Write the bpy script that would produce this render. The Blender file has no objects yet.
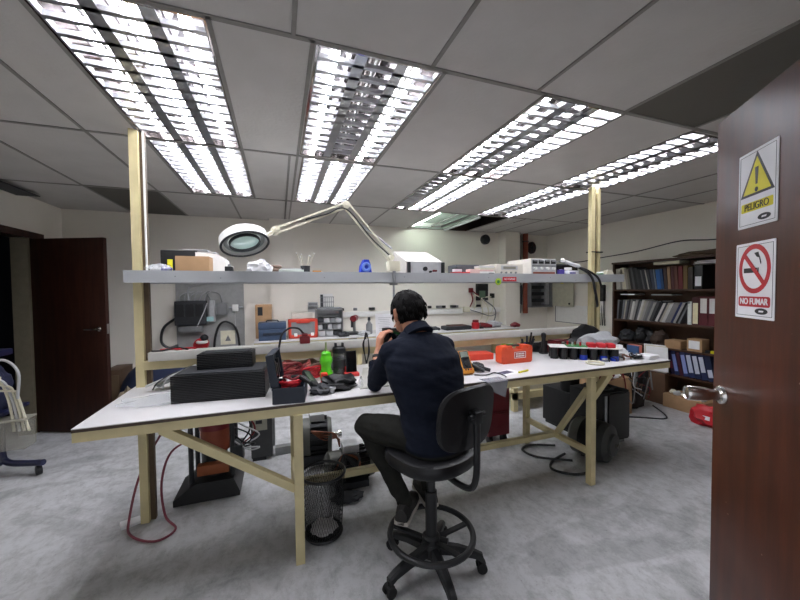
import bpy, bmesh, math, random
from mathutils import Vector, Matrix, Euler
random.seed(7)
SC = bpy.context.scene
COL = SC.collection
PI = math.pi

# ------------------------------------------------------------------ camera, world, exposure
def make_camera():
    yaw, pit, rol = 0.341707, 0.03039, -0.009328
    cy, sy, cp, sp = math.cos(yaw), math.sin(yaw), math.cos(pit), math.sin(pit)
    F = Vector((sy*cp, cy*cp, -sp)); R = Vector((cy, -sy, 0)); U = R.cross(F)
    R2 = R*math.cos(rol) + U*math.sin(rol); U2 = -R*math.sin(rol) + U*math.cos(rol)
    cd = bpy.data.cameras.new('camera'); co = bpy.data.objects.new('camera', cd); COL.objects.link(co)
    cd.sensor_width = 36; cd.lens = 339.04/800*36; cd.clip_start = 0.02
    m = Matrix((R2, U2, -F)).transposed().to_4x4(); m.translation = Vector((0, 0, 1.45))
    co.matrix_world = m
    SC.camera = co
make_camera()
w = bpy.data.worlds.new('world'); SC.world = w; w.use_nodes = True
w.node_tree.nodes['Background'].inputs[0].default_value = (0.16, 0.165, 0.18, 1)
w.node_tree.nodes['Background'].inputs[1].default_value = 1.0
SC.view_settings.view_transform = 'Standard'; SC.view_settings.look = 'None'
SC.view_settings.gamma = 1; SC.view_settings.use_curve_mapping = False
SC.view_settings.exposure = 2.45
TUBE_POWER = 17.0
SC.cycles.use_denoising = True
SC.cycles.max_bounces = 10; SC.cycles.diffuse_bounces = 6

# ------------------------------------------------------------------ materials
def lin(h):
    h = h.lstrip('#'); o = []
    for i in (0, 2, 4):
        c = int(h[i:i+2], 16)/255
        o.append(c/12.92 if c <= .04045 else ((c+.055)/1.055)**2.4)
    return o
MATS = {}
def mat(key, hexc, rough=.6, metal=0., var=.12, scale=18., bump=0., bscale=60., emit=0., alpha=1., trans=0., ecol=None, stretch=None, hex2=None, coat=0., spec=None):
    if key in MATS: return MATS[key]
    m = bpy.data.materials.new(key); m.use_nodes = True
    nt = m.node_tree; b = nt.nodes['Principled BSDF']
    c = lin(hexc); c2 = lin(hex2) if hex2 else [x*(1-var) for x in c]
    tc = nt.nodes.new('ShaderNodeTexCoord'); mp = nt.nodes.new('ShaderNodeMapping')
    nt.links.new(tc.outputs['Object'], mp.inputs[0])
    if stretch: mp.inputs['Scale'].default_value = stretch
    n = nt.nodes.new('ShaderNodeTexNoise'); n.inputs['Scale'].default_value = scale; n.inputs['Detail'].default_value = 5
    nt.links.new(mp.outputs[0], n.inputs['Vector'])
    r = nt.nodes.new('ShaderNodeValToRGB'); r.color_ramp.elements[0].position = .35; r.color_ramp.elements[1].position = .65
    r.color_ramp.elements[0].color = (*c2, 1); r.color_ramp.elements[1].color = (*c, 1)
    nt.links.new(n.outputs['Fac'], r.inputs[0]); nt.links.new(r.outputs[0], b.inputs['Base Color'])
    b.inputs['Roughness'].default_value = rough; b.inputs['Metallic'].default_value = metal
    b.inputs['Alpha'].default_value = alpha; b.inputs['Transmission Weight'].default_value = trans
    b.inputs['Coat Weight'].default_value = coat
    if spec is not None: b.inputs['Specular IOR Level'].default_value = spec
    if bump:
        n2 = nt.nodes.new('ShaderNodeTexNoise'); n2.inputs['Scale'].default_value = bscale; n2.inputs['Detail'].default_value = 6
        nt.links.new(mp.outputs[0], n2.inputs['Vector'])
        bp = nt.nodes.new('ShaderNodeBump'); bp.inputs['Strength'].default_value = bump; bp.inputs['Distance'].default_value = .01
        nt.links.new(n2.outputs['Fac'], bp.inputs['Height']); nt.links.new(bp.outputs[0], b.inputs['Normal'])
    if emit:
        b.inputs['Emission Color'].default_value = (*(lin(ecol) if ecol else c), 1); b.inputs['Emission Strength'].default_value = emit
    MATS[key] = m
    return m

def floor_material():
    m = bpy.data.materials.new('painted_concrete'); m.use_nodes = True; nt = m.node_tree; b = nt.nodes['Principled BSDF']
    tc = nt.nodes.new('ShaderNodeTexCoord')
    def noise(s, d, rough=.6, dist=0., sx=1, sy=1):
        mp = nt.nodes.new('ShaderNodeMapping'); mp.inputs['Scale'].default_value = (sx, sy, 1)
        nt.links.new(tc.outputs['Object'], mp.inputs[0])
        n = nt.nodes.new('ShaderNodeTexNoise'); n.inputs['Scale'].default_value = s; n.inputs['Detail'].default_value = d
        n.inputs['Roughness'].default_value = rough; n.inputs['Distortion'].default_value = dist
        nt.links.new(mp.outputs[0], n.inputs['Vector']); return n
    def ramp(n, p0, c0, p1, c1):
        r = nt.nodes.new('ShaderNodeValToRGB'); e = r.color_ramp.elements
        e[0].position = p0; e[0].color = (*lin(c0), 1); e[1].position = p1; e[1].color = (*lin(c1), 1)
        nt.links.new(n.outputs['Fac'], r.inputs[0]); return r
    def mul(a, c, f=1.):
        x = nt.nodes.new('ShaderNodeMix'); x.data_type = 'RGBA'; x.blend_type = 'MULTIPLY'; x.inputs[0].default_value = f
        nt.links.new(a, x.inputs[6]); nt.links.new(c, x.inputs[7]); return x.outputs[2]
    r1 = ramp(noise(1.3, 8, .65, .6), .3, '#b4b5b6', .68, '#c8c9cb')
    r2 = ramp(noise(11, 9, .8, .2, 1, .7), .32, '#bcbcb9', .56, '#ffffff')
    r3 = ramp(noise(34, 4, .8), .28, '#6c6a66', .36, '#ffffff')
    r4 = ramp(noise(2.2, 4, .6, 1.2, .6, 1.2), .40, '#a4a4a2', .50, '#ffffff')
    o = mul(mul(mul(r1.outputs[0], r2.outputs[0], .8), r3.outputs[0], .7), r4.outputs[0], .35)
    nt.links.new(o, b.inputs['Base Color'])
    rr = nt.nodes.new('ShaderNodeMapRange'); rr.inputs[3].default_value = .38; rr.inputs[4].default_value = .6
    nt.links.new(noise(5, 6).outputs['Fac'], rr.inputs[0]); nt.links.new(rr.outputs[0], b.inputs['Roughness'])
    bp = nt.nodes.new('ShaderNodeBump'); bp.inputs['Strength'].default_value = .12; bp.inputs['Distance'].default_value = .01
    nt.links.new(noise(40, 5).outputs['Fac'], bp.inputs['Height']); nt.links.new(bp.outputs[0], b.inputs['Normal'])
    return m
def door_wood(key, c1, c2, rough, chips):
    m = bpy.data.materials.new(key); m.use_nodes = True; nt = m.node_tree; b = nt.nodes['Principled BSDF']
    tc = nt.nodes.new('ShaderNodeTexCoord'); mp = nt.nodes.new('ShaderNodeMapping'); mp.inputs['Scale'].default_value = (1, 1, .1)
    nt.links.new(tc.outputs['Object'], mp.inputs[0])
    n = nt.nodes.new('ShaderNodeTexNoise'); n.inputs['Scale'].default_value = 22; n.inputs['Detail'].default_value = 8; n.inputs['Roughness'].default_value = .6
    nt.links.new(mp.outputs[0], n.inputs['Vector'])
    r = nt.nodes.new('ShaderNodeValToRGB'); e = r.color_ramp.elements
    e[0].position = .35; e[0].color = (*lin(c2), 1); e[1].position = .66; e[1].color = (*lin(c1), 1)
    nt.links.new(n.outputs['Fac'], r.inputs[0])
    out = r.outputs[0]
    if chips:
        v = nt.nodes.new('ShaderNodeTexNoise'); v.inputs['Scale'].default_value = 30; v.inputs['Detail'].default_value = 2
        mp2 = nt.nodes.new('ShaderNodeMapping'); mp2.inputs['Scale'].default_value = (1, 1, .8)
        nt.links.new(tc.outputs['Object'], mp2.inputs[0]); nt.links.new(mp2.outputs[0], v.inputs['Vector'])
        rv = nt.nodes.new('ShaderNodeValToRGB'); rv.color_ramp.elements[0].position = .735; rv.color_ramp.elements[1].position = .76
        nt.links.new(v.outputs['Fac'], rv.inputs[0])
        x = nt.nodes.new('ShaderNodeMix'); x.data_type = 'RGBA'; x.inputs[7].default_value = (*lin('#a58a72'), 1)
        nt.links.new(rv.outputs[0], x.inputs[0]); nt.links.new(out, x.inputs[6]); out = x.outputs[2]
    nt.links.new(out, b.inputs['Base Color'])
    n3 = nt.nodes.new('ShaderNodeTexNoise'); n3.inputs['Scale'].default_value = 4; n3.inputs['Detail'].default_value = 6
    nt.links.new(tc.outputs['Object'], n3.inputs['Vector'])
    rr = nt.nodes.new('ShaderNodeMapRange'); rr.inputs[3].default_value = rough-.1; rr.inputs[4].default_value = rough+.15
    nt.links.new(n3.outputs['Fac'], rr.inputs[0]); nt.links.new(rr.outputs[0], b.inputs['Roughness'])
    b.inputs['Specular IOR Level'].default_value = .3
    return m

WALL = mat('wall_paint', '#e8e3d8', .7, var=.05, scale=2, bump=.05, bscale=120)
CEIL = mat('ceiling_tile_white', '#bfbcb8', .85, var=.06, scale=5, bump=.25, bscale=45)
CEILD = mat('ceiling_tile_grey', '#5d5a53', .85, var=.06, scale=5, bump=.2, bscale=45)
GRID = mat('grid_metal', '#84817c', .6, var=.1)
FLOOR = floor_material()
DOORW = door_wood('door_varnish', '#55270f', '#3b1807', .34, True)
DOORD = door_wood('door_dark', '#3a1e13', '#28120c', .5, False)
YEL = mat('yellow_paint', '#d0c396', .5, var=.13, scale=9, bump=.05)
LAMW = mat('laminate_white', '#d4d2d2', .38, var=.05, scale=6)
EDGE = mat('laminate_edge', '#4b3d30', .6, var=.3)
SHELFG = mat('shelf_grey', '#a6a9ab', .5, var=.08, scale=7)
SHELFW = mat('shelf_offwhite', '#c9c7c1', .55, var=.1, scale=8)
ALU = mat('louvre_aluminium', '#b2b4b8', .28, .75, var=.05)
PANW = mat('lamp_pan', '#8c8684', .1, 1., var=.03)
TUBE = mat('lit_tube', '#ffffff', .4, emit=TUBE_POWER, ecol='#f4f6ff')
TUBEDIM = mat('weak_tube', '#ffffff', .4, emit=TUBE_POWER*.35, ecol='#eaf6ee')
TUBEOFF = mat('dead_tube', '#6d6c6a', .3)
BLK = mat('black_plastic', '#191a1c', .45, var=.25)
BLK2 = mat('black_rubber', '#151516', .75, var=.25)
BLKM = mat('black_steel', '#191a1c', .38, .35, var=.2)
CHAR = mat('charcoal', '#2a2c30', .6, var=.2)
GRY = mat('grey_plastic', '#7d7f80', .55)
LGRY = mat('light_grey', '#b9babb', .5)
WHT = mat('white_plastic', '#e4e3df', .45, var=.05)
PAPER = mat('paper', '#eeeef0', .8, var=.04)
CREAM = mat('cream_plastic', '#d8d3bd', .5, var=.07)
CARD = mat('cardboard', '#b08d68', .85, var=.12, scale=12)
STEEL = mat('steel', '#a9abad', .35, 1.)
CHROME = mat('chrome', '#d8d6d2', .16, 1., var=.03)
GALV = mat('galvanised', '#8b8d8c', .5, .4, var=.15)
RED = mat('red_plastic', '#c4202c', .45)
DRED = mat('dark_red', '#74141c', .45)
ORG = mat('orange_red_plastic', '#e2522c', .45, var=.08)
LIME = mat('lime_plastic', '#5fd321', .3, var=.06)
BLUE = mat('blue_plastic', '#1d3fbe', .4)
NAVY = mat('navy_plastic', '#1f2735', .5)
NAVYC = mat('navy_cloth', '#1a2542', .85)
STEELB = mat('blue_toolbox', '#34465f', .5)
GREEN = mat('green_pcb', '#2c7a3c', .5)
YLW = mat('bright_yellow', '#e5d92a', .5)
AMBER = mat('amber_rubber', '#d08a28', .55)
PURP = mat('purple', '#473a96', .5)
TERRA = mat('terracotta', '#8a4128', .6)
COPPER = mat('copper_winding', '#7e4a32', .5, .3)
BOOKW = mat('bookcase_wood', '#4a2f20', .5, var=.25, scale=8, stretch=(1, 1, 8))
BOOKL = mat('bookcase_back', '#5d4330', .6, var=.2, scale=8)
SKIN = mat('skin', '#b98064', .55, var=.08)
SHIRT = mat('navy_shirt', '#151a27', .9, var=.15, scale=30, bump=.55, bscale=9, stretch=(1, 1, 2.4), spec=.15)
TROU = mat('grey_trousers', '#252522', .9, var=.2, scale=30, bump=.4, bscale=12, spec=.15)
HAIR = mat('dark_hair', '#0b0908', .7, var=.4, scale=80, bump=.5, bscale=90, spec=.12)
SHOE = mat('dark_shoe', '#23211f', .7)
VINYL = mat('black_vinyl', '#121214', .38, var=.1, spec=.35)
GLASS = mat('lens_glass', '#cfe6e0', .08, var=.02, alpha=.55)
CLEARP = mat('clear_plastic', '#e4e8ea', .25, var=.06, alpha=.3, bump=.4, bscale=20)
SMOKE = mat('smoked_plastic', '#4b4e4e', .2, var=.05, alpha=.75)
SILVERBAG = mat('grey_bag', '#b4b6ba', .35, var=.2, bump=.7, bscale=14)
DARKROOM = mat('dark_room', '#10121c', .9)  # darkness of the unlit room put into its wall colour
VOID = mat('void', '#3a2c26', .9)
PINK = mat('pinkish_card', '#d9b6ae', .7)

# ------------------------------------------------------------------ mesh builder
def sm(pts, k=6):
    P = [Vector(p) for p in pts]
    if len(P) < 3: return P
    Q = [P[0]*2-P[1]] + P + [P[-1]*2-P[-2]]; out = []
    for i in range(1, len(Q)-2):
        a, b, c, d = Q[i-1:i+3]
        for j in range(k):
            t = j/k
            out.append(.5*((2*b)+(c-a)*t+(2*a-5*b+4*c-d)*t*t+(3*b-a-3*c+d)*t**3))
    return out + [P[-1]]
class MB:
    def __init__(s): s.bm = bmesh.new(); s.mi = 0
    def _done(s, vs, M=None):
        if M is not None:
            for v in vs: v.co = M @ v.co
        fs = set(f for v in vs for f in v.link_faces)
        for f in fs: f.material_index = s.mi
        return s
    def m(s, i): s.mi = i; return s
    def box(s, c, d, r=(0, 0, 0), bev=0., M=None):
        g = bmesh.ops.create_cube(s.bm, size=1.); vs = g['verts']
        for v in vs: v.co = Vector((v.co.x*d[0], v.co.y*d[1], v.co.z*d[2]))
        if bev:
            es = list({e for v in vs for e in v.link_edges})
            q = bmesh.ops.bevel(s.bm, geom=es, offset=min(bev, min(d)*.45), segments=2, affect='EDGES', profile=.6)
            vs = list({v for f in q['faces'] for v in f.verts} | {v for v in vs if v.is_valid})
        T = Matrix.Translation(Vector(c)) @ Euler(r).to_matrix().to_4x4()
        return s._done(vs, M @ T if M is not None else T)
    def bb(s, x0, x1, y0, y1, z0, z1, bev=0.):
        return s.box(((x0+x1)/2, (y0+y1)/2, (z0+z1)/2), (abs(x1-x0), abs(y1-y0), abs(z1-z0)), bev=bev)
    def loft(s, rings, cap=True):
        R = [[s.bm.verts.new(p) for p in r] for r in rings]; n = len(R[0]); fs = []
        for a, b in zip(R, R[1:]):
            for i in range(n):
                try: fs.append(s.bm.faces.new((a[i], a[(i+1) % n], b[(i+1) % n], b[i])))
                except ValueError: pass
        if cap:
            fs.append(s.bm.faces.new(R[0][::-1])); fs.append(s.bm.faces.new(R[-1]))
        for f in fs: f.material_index = s.mi
        return s
    def tube(s, pts, r, n=8, k=6, cap=True):
        P = sm(pts, k) if k > 1 else [Vector(p) for p in pts]
        rs = r if isinstance(r, (list, tuple)) else None
        rings = []; up = None
        for i, p in enumerate(P):
            t = (P[min(i+1, len(P)-1)]-P[max(i-1, 0)])
            t = t.normalized() if t.length > 1e-9 else Vector((0, 0, 1))
            if up is None: up = Vector((0, 0, 1)) if abs(t.z) < .9 else Vector((1, 0, 0))
            u = (up-t*up.dot(t)).normalized(); up = u; v = t.cross(u)
            q = i/(len(P)-1)
            if rs: x = q*(len(rs)-1); j = min(int(x), len(rs)-2); rad = rs[j]+(rs[j+1]-rs[j])*(x-j)
            else: rad = r
            rings.append([p+(u*math.cos(2*PI*a/n)+v*math.sin(2*PI*a/n))*rad for a in range(n)])
        return s.loft(rings, cap)
    def cyl(s, a, b, r, r2=None, n=20): return s.tube([a, b], [r, r if r2 is None else r2], n, k=1)
    def bar(s, a, b, wx, wy, up=(0, 0, 1)):
        a, b = Vector(a), Vector(b); t = (b-a).normalized(); up = Vector(up)
        u = (up-t*up.dot(t)).normalized(); v = t.cross(u)
        return s.loft([[p+u*x*wy/2+v*y*wx/2 for x, y in ((-1, -1), (1, -1), (1, 1), (-1, 1))] for p in (a, b)])
    def lathe(s, prof, c=(0, 0, 0), n=24, M=None, cap=True):
        rings = [[Vector((c[0]+r*math.cos(2*PI*i/n), c[1]+r*math.sin(2*PI*i/n), c[2]+z)) for i in range(n)] for r, z in prof]
        if M is not None: rings = [[M @ p for p in r] for r in rings]
        return s.loft(rings, cap)
    def ball(s, c, r, M=None, sub=2):
        g = bmesh.ops.create_icosphere(s.bm, subdivisions=sub, radius=1.); r = r if isinstance(r, (list, tuple)) else (r, r, r)
        T = Matrix.Translation(Vector(c)) @ Matrix.Diagonal((*r, 1))
        return s._done(g['verts'], M @ T if M is not None else T)
    def prism(s, poly, z0, z1, M=None):
        M = M or Matrix()
        return s.loft([[M @ Vector((x, y, z)) for x, y in poly] for z in (z0, z1)])
    def tor(s, c, R, r, M=None, n=32, k=8, a0=0., a1=2*PI):
        M = M or Matrix(); rings = []; full = abs(a1-a0-2*PI) < 1e-6
        for i in range(n+1):
            a = a0+(a1-a0)*i/n
            rings.append([M @ (Vector(c)+Vector(((R+r*math.cos(2*PI*j/k))*math.cos(a), (R+r*math.cos(2*PI*j/k))*math.sin(a), r*math.sin(2*PI*j/k)))) for j in range(k)])
        return s.loft(rings, not full)
    def quad(s, *ps):
        f = s.bm.faces.new([s.bm.verts.new(p) for p in ps]); f.material_index = s.mi; return s
    def crumple(s, c, d, seed=0, sub=3, amp=.35):
        rnd = random.Random(seed); g = bmesh.ops.create_icosphere(s.bm, subdivisions=sub, radius=1.)
        from mathutils import noise
        o = Vector((rnd.random()*50, rnd.random()*50, rnd.random()*50))
        for v in g['verts']:
            k = 1+amp*(noise.noise(v.co*2.2+o)+.6*noise.noise(v.co*5+o))
            q = v.co*k
            v.co = Vector((c[0]+q.x*d[0]/2, c[1]+q.y*d[1]/2, c[2]+max(q.z*.9, -.55)*d[2]/1.5+d[2]*.3667))
        return s._done(g['verts'])
    def build(s, name, mt, parent=None, local=False, smooth=35, origin=None):
        """mt: material or list.  Coordinates are world unless local (then relative to the parent)."""
        bmesh.ops.remove_doubles(s.bm, verts=s.bm.verts, dist=1e-6)
        bmesh.ops.recalc_face_normals(s.bm, faces=s.bm.faces)
        me = bpy.data.meshes.new(name); s.bm.to_mesh(me); s.bm.free()
        for x in (mt if isinstance(mt, list) else [mt]): me.materials.append(x)
        for p in me.polygons: p.use_smooth = True
        me.set_sharp_from_angle(angle=math.radians(smooth))
        o = bpy.data.objects.new(name, me); COL.objects.link(o)
        if parent is not None:
            o.parent = parent
            if not local:
                inv = wmat(parent).inverted(); me.transform(inv)
        else:
            co = [v.co for v in me.vertices]
            b = origin or Vector(((min(c.x for c in co)+max(c.x for c in co))/2, (min(c.y for c in co)+max(c.y for c in co))/2, min(c.z for c in co)))
            me.transform(Matrix.Translation(-Vector(b))); o.location = b
        return o
def wmat(o):
    m = Matrix.Translation(o.location) @ o.rotation_euler.to_matrix().to_4x4()
    return wmat(o.parent) @ m if o.parent else m
def tag(o, label, cat, group=None, kind=None):
    o['label'] = label; o['category'] = cat
    if group: o['group'] = group
    if kind: o['kind'] = kind
    return o
def struct(o, label=None):
    o['kind'] = 'structure'
    if label: o['label'] = label
    return o
def thing(name, label, cat, loc=(0, 0, 0), rz=0., group=None):
    o = bpy.data.objects.new(name, None); COL.objects.link(o); o.location = loc; o.rotation_euler = (0, 0, rz); o.empty_display_size = .05
    return tag(o, label, cat, group)
def text_mesh(mb, txt, size, M, depth=.0006, bold=0.):
    cu = bpy.data.curves.new('t', 'FONT'); cu.body = txt; cu.size = size; cu.extrude = depth; cu.align_x = 'CENTER'; cu.align_y = 'CENTER'; cu.offset = bold
    ob = bpy.data.objects.new('t', cu); COL.objects.link(ob)
    dg = bpy.context.evaluated_depsgraph_get(); me = bpy.data.meshes.new_from_object(ob.evaluated_get(dg))
    me.transform(M); n0 = len(mb.bm.faces); mb.bm.from_mesh(me); mb.bm.faces.ensure_lookup_table()
    for f in list(mb.bm.faces)[n0:]: f.material_index = mb.mi
    bpy.data.objects.remove(ob); bpy.data.curves.remove(cu); bpy.data.meshes.remove(me)

# ------------------------------------------------------------------ room shell
ZC = 2.44; XL, XR, YF, YB = -2.4, 4.78, 0.06, 5.12
struct(MB().bb(-4.2, XR+.1, -1.2, YB+.1, -.1, 0).build('floor', FLOOR, smooth=20, origin=Vector((0, 0, 0))))
# ceiling: grid cells with openings for the recessed lamps and one missing tile
LAMPS = [  # x0, x1, y0, y1, lit pattern
    (-.79, -.235, 1.42, 2.60, (1, 1, 1)), (-.79, -.235, 2.64, 3.88, (1, 1, 1)),
    (.165, .72, 1.42, 2.58, (1, 0, 1)), (.185, .73, 2.64, 3.93, (1, 1, 1)),
    (1.315, 1.86, 1.42, 2.60, (1, 0, 1)), (1.315, 1.86, 2.64, 3.93, (0, 1, 1)),
    (2.50, 3.03, 1.44, 2.60, (1, 0, 1)), (2.50, 3.03, 2.64, 3.93, (1, 0, 1)),
    (1.96, 2.56, 3.99, 5.05, 'bare')]
HOLE = (2.57, 3.02, 3.97, 5.10)
xs = sorted(set([XL-.3, XR+.1] + [v for L in LAMPS for v in L[:2]] + list(HOLE[:2]) + [-1.69, -1.10, 1.84, 2.45]))
ys = sorted(set([-1.2, YB+.1] + [v for L in LAMPS for v in L[2:4]] + list(HOLE[2:]) + [.17, 1.40, 3.95]))
mb = MB()
for xa, xb in zip(xs, xs[1:]):
    for ya, yb in zip(ys, ys[1:]):
        cx, cy = (xa+xb)/2, (ya+yb)/2
        if any(L[0] < cx < L[1] and L[2] < cy < L[3] for L in LAMPS) or (HOLE[0] < cx < HOLE[1] and HOLE[2] < cy < HOLE[3]): continue
        dark = (-1.69 < cx < -1.10 and 3.93 < cy < 5.2) or (1.86 < cx < 2.45 and .17 < cy < 1.40)
        mb.m(1 if dark else 0).quad((xa, ya, ZC), (xa, yb, ZC), (xb, yb, ZC), (xb, ya, ZC))
struct(mb.build('ceiling', [CEIL, CEILD], origin=Vector((0, 0, ZC))))
# ceiling runners, slim tees just below the tiles
mb = MB()
def tee(x0, y0, x1, y1, wd=.022):
    mb.bar((x0, y0, ZC-.002), (x1, y1, ZC-.002), wd, .006)
for y in (.17, 1.405, 2.62, 3.955): tee(XL, y, XR, y)
for x, a, b in ((.07, .06, 1.4), (.66, .06, 1.4), (1.24, .06, 1.4), (1.85, .06, 1.4), (2.45, .06, 1.4), (3.05, .06, 1.4), (-.52, .06, 1.4), (-1.1, .06, 5.1), (-1.69, .06, 5.1),
                (-.80, 1.4, 3.95), (-.225, 1.4, 3.95), (.145, 1.4, 5.1), (.73, 1.4, 3.95), (1.30, 1.4, 3.95), (1.87, 1.4, 3.95), (2.49, 1.4, 3.95), (3.04, 1.4, 5.1), (3.62, 1.4, 5.1), (4.2, 1.4, 5.1),
                (-.47, 3.95, 5.1), (.09, 3.95, 5.1), (.72, 3.95, 5.1), (1.29, 3.95, 5.1), (1.95, 3.95, 5.1), (2.565, 3.95, 5.1), (.09, 2.62, 3.95)):
    tee(x, a, x, b, .018)
struct(mb.build('trim_1', GRID))
# dark plenum over the missing tile
x0, x1, y0, y1 = HOLE
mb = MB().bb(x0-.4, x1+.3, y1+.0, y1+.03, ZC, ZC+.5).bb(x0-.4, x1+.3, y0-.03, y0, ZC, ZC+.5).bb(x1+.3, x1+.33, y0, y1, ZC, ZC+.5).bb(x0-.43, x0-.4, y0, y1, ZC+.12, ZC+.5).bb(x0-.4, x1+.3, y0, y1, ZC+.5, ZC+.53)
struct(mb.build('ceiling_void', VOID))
tag(MB().cyl((2.2, 4.45, ZC+.2), (3.1, 4.6, ZC+.2), .03).build('conduit_pipe', TERRA), 'brown conduit pipe seen in the dark opening of the missing ceiling tile', 'pipe')
# walls
struct(MB().bb(-2.9, XR+.1, YB, YB+.1, 0, ZC+.02).build('wall_back', WALL))
struct(MB().bb(XR, XR+.1, YF, YB, 0, ZC+.02).build('wall_right', WALL))
DY0, DY1, DZ = 3.55, 4.51, 2.01
struct(MB().bb(XL-.12, XL, -.06, DY0, 0, ZC+.02).bb(XL-.12, XL, DY1, YB, 0, ZC+.02).bb(XL-.12, XL, DY0, DY1, DZ, ZC+.02).build('wall_left', WALL))
struct(MB().bb(XL, -.9, -.06, YF, 0, ZC+.02).bb(1.0, XR, -.06, YF, 0, ZC+.02).bb(-.9, 1.0, -.06, YF, 2.08, ZC+.02).build('wall_front', WALL))
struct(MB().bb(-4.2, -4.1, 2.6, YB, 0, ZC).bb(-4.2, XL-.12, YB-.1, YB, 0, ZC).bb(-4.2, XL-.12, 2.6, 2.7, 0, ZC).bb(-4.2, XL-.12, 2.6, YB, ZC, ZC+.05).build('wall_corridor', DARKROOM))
struct(MB().bb(-.115, .195, 4.97, YB, 0, ZC).build('column', WALL), 'white painted wall pier left of the rear bench')
struct(MB().bb(3.70, 4.0, 4.93, YB, 0, ZC).build('column', WALL), 'white painted wall pier right of the rear bench')
mb = MB()
mb.bb(XL-.12, XL+.015, DY0-.07, DY0, 0, DZ+.07).bb(XL-.125, XL+.004, DY1-.004, DY1+.04, 0, DZ)
struct(mb.build('trim_2', mat('jamb_paint', '#77705d', .6)))
struct(MB().bb(XL-.12, XL+.03, DY0-.09, DY1+.22, DZ, DZ+.065).bb(XL, XL+.02, DY1+.04, DY1+.10, 0, DZ).build('trim_3', DOORD))
struct(MB().bb(XL+.003, XR-.003, YB-.012, YB, 0, .08).build('baseboard_back', mat('skirting', '#9a9a98', .6)))
struct(MB().bb(XR-.012, XR, 3.6, YB-.015, 0, .08).build('baseboard_right', MATS['skirting']))
struct(MB().bb(XL, XL+.18, .5, 4.4, ZC-.035, ZC-.028).bb(XL, XL+.03, .5, 4.3, ZC-.028, ZC).build('trim_4', CHAR))

def door(name, hinge, edge, h, th, m):
    h0, e = Vector((*hinge, 0)), Vector((*edge, 0)); L = (e-h0).length; a = math.atan2(e.y-h0.y, e.x-h0.x)
    t = bpy.data.objects.new(name, None); COL.objects.link(t); t.location = (h0.x, h0.y, 0); t.rotation_euler = (0, 0, a); t['kind'] = 'structure'
    MB().bb(0, L, -th, 0, .01, h, bev=.004).build('leaf', m, t, local=True)
    return t, L
d1, L = door('door_1', (-2.375, 4.58), (-1.645, 4.265), 2.005, .04, DOORD)
M_ = Matrix.Translation((L-.07, -.04, 1.08)) @ Matrix.Rotation(PI/2, 4, 'X')
h = MB().lathe([(.024, 0), (.024, .008), (.012, .012), (.012, .04)], M=M_).tube([(L-.07, -.075, 1.08), (L-.12, -.085, 1.08), (L-.19, -.085, 1.08)], .009).build('handle', CHROME, d1, local=True)
MB().bb(L-.001, L+.004, -.03, -.01, 1.03, 1.13).build('latch_plate', STEEL, d1, local=True)
# near door on the right: free edge (1.524, .795), hinge towards the camera side
d2, L2 = door('door_2', (1.524-.617*.92, .795-.787*.92), (1.524, .795), 2.045, .042, DOORW)
# its visible face looks to local +Y
M_ = Matrix.Translation((L2-.062, 0, 1.062)) @ Matrix.Rotation(-PI/2, 4, 'X')
MB().lathe([(.034, 0), (.034, .004), (.03, .012), (.02, .016), (.018, .03), (.023, .045), (.025, .06), (.0265, .1), (.024, .108), (.02, .104), (.001, .104)], M=M_, n=32).build('knob', CHROME, d2, local=True)

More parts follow.
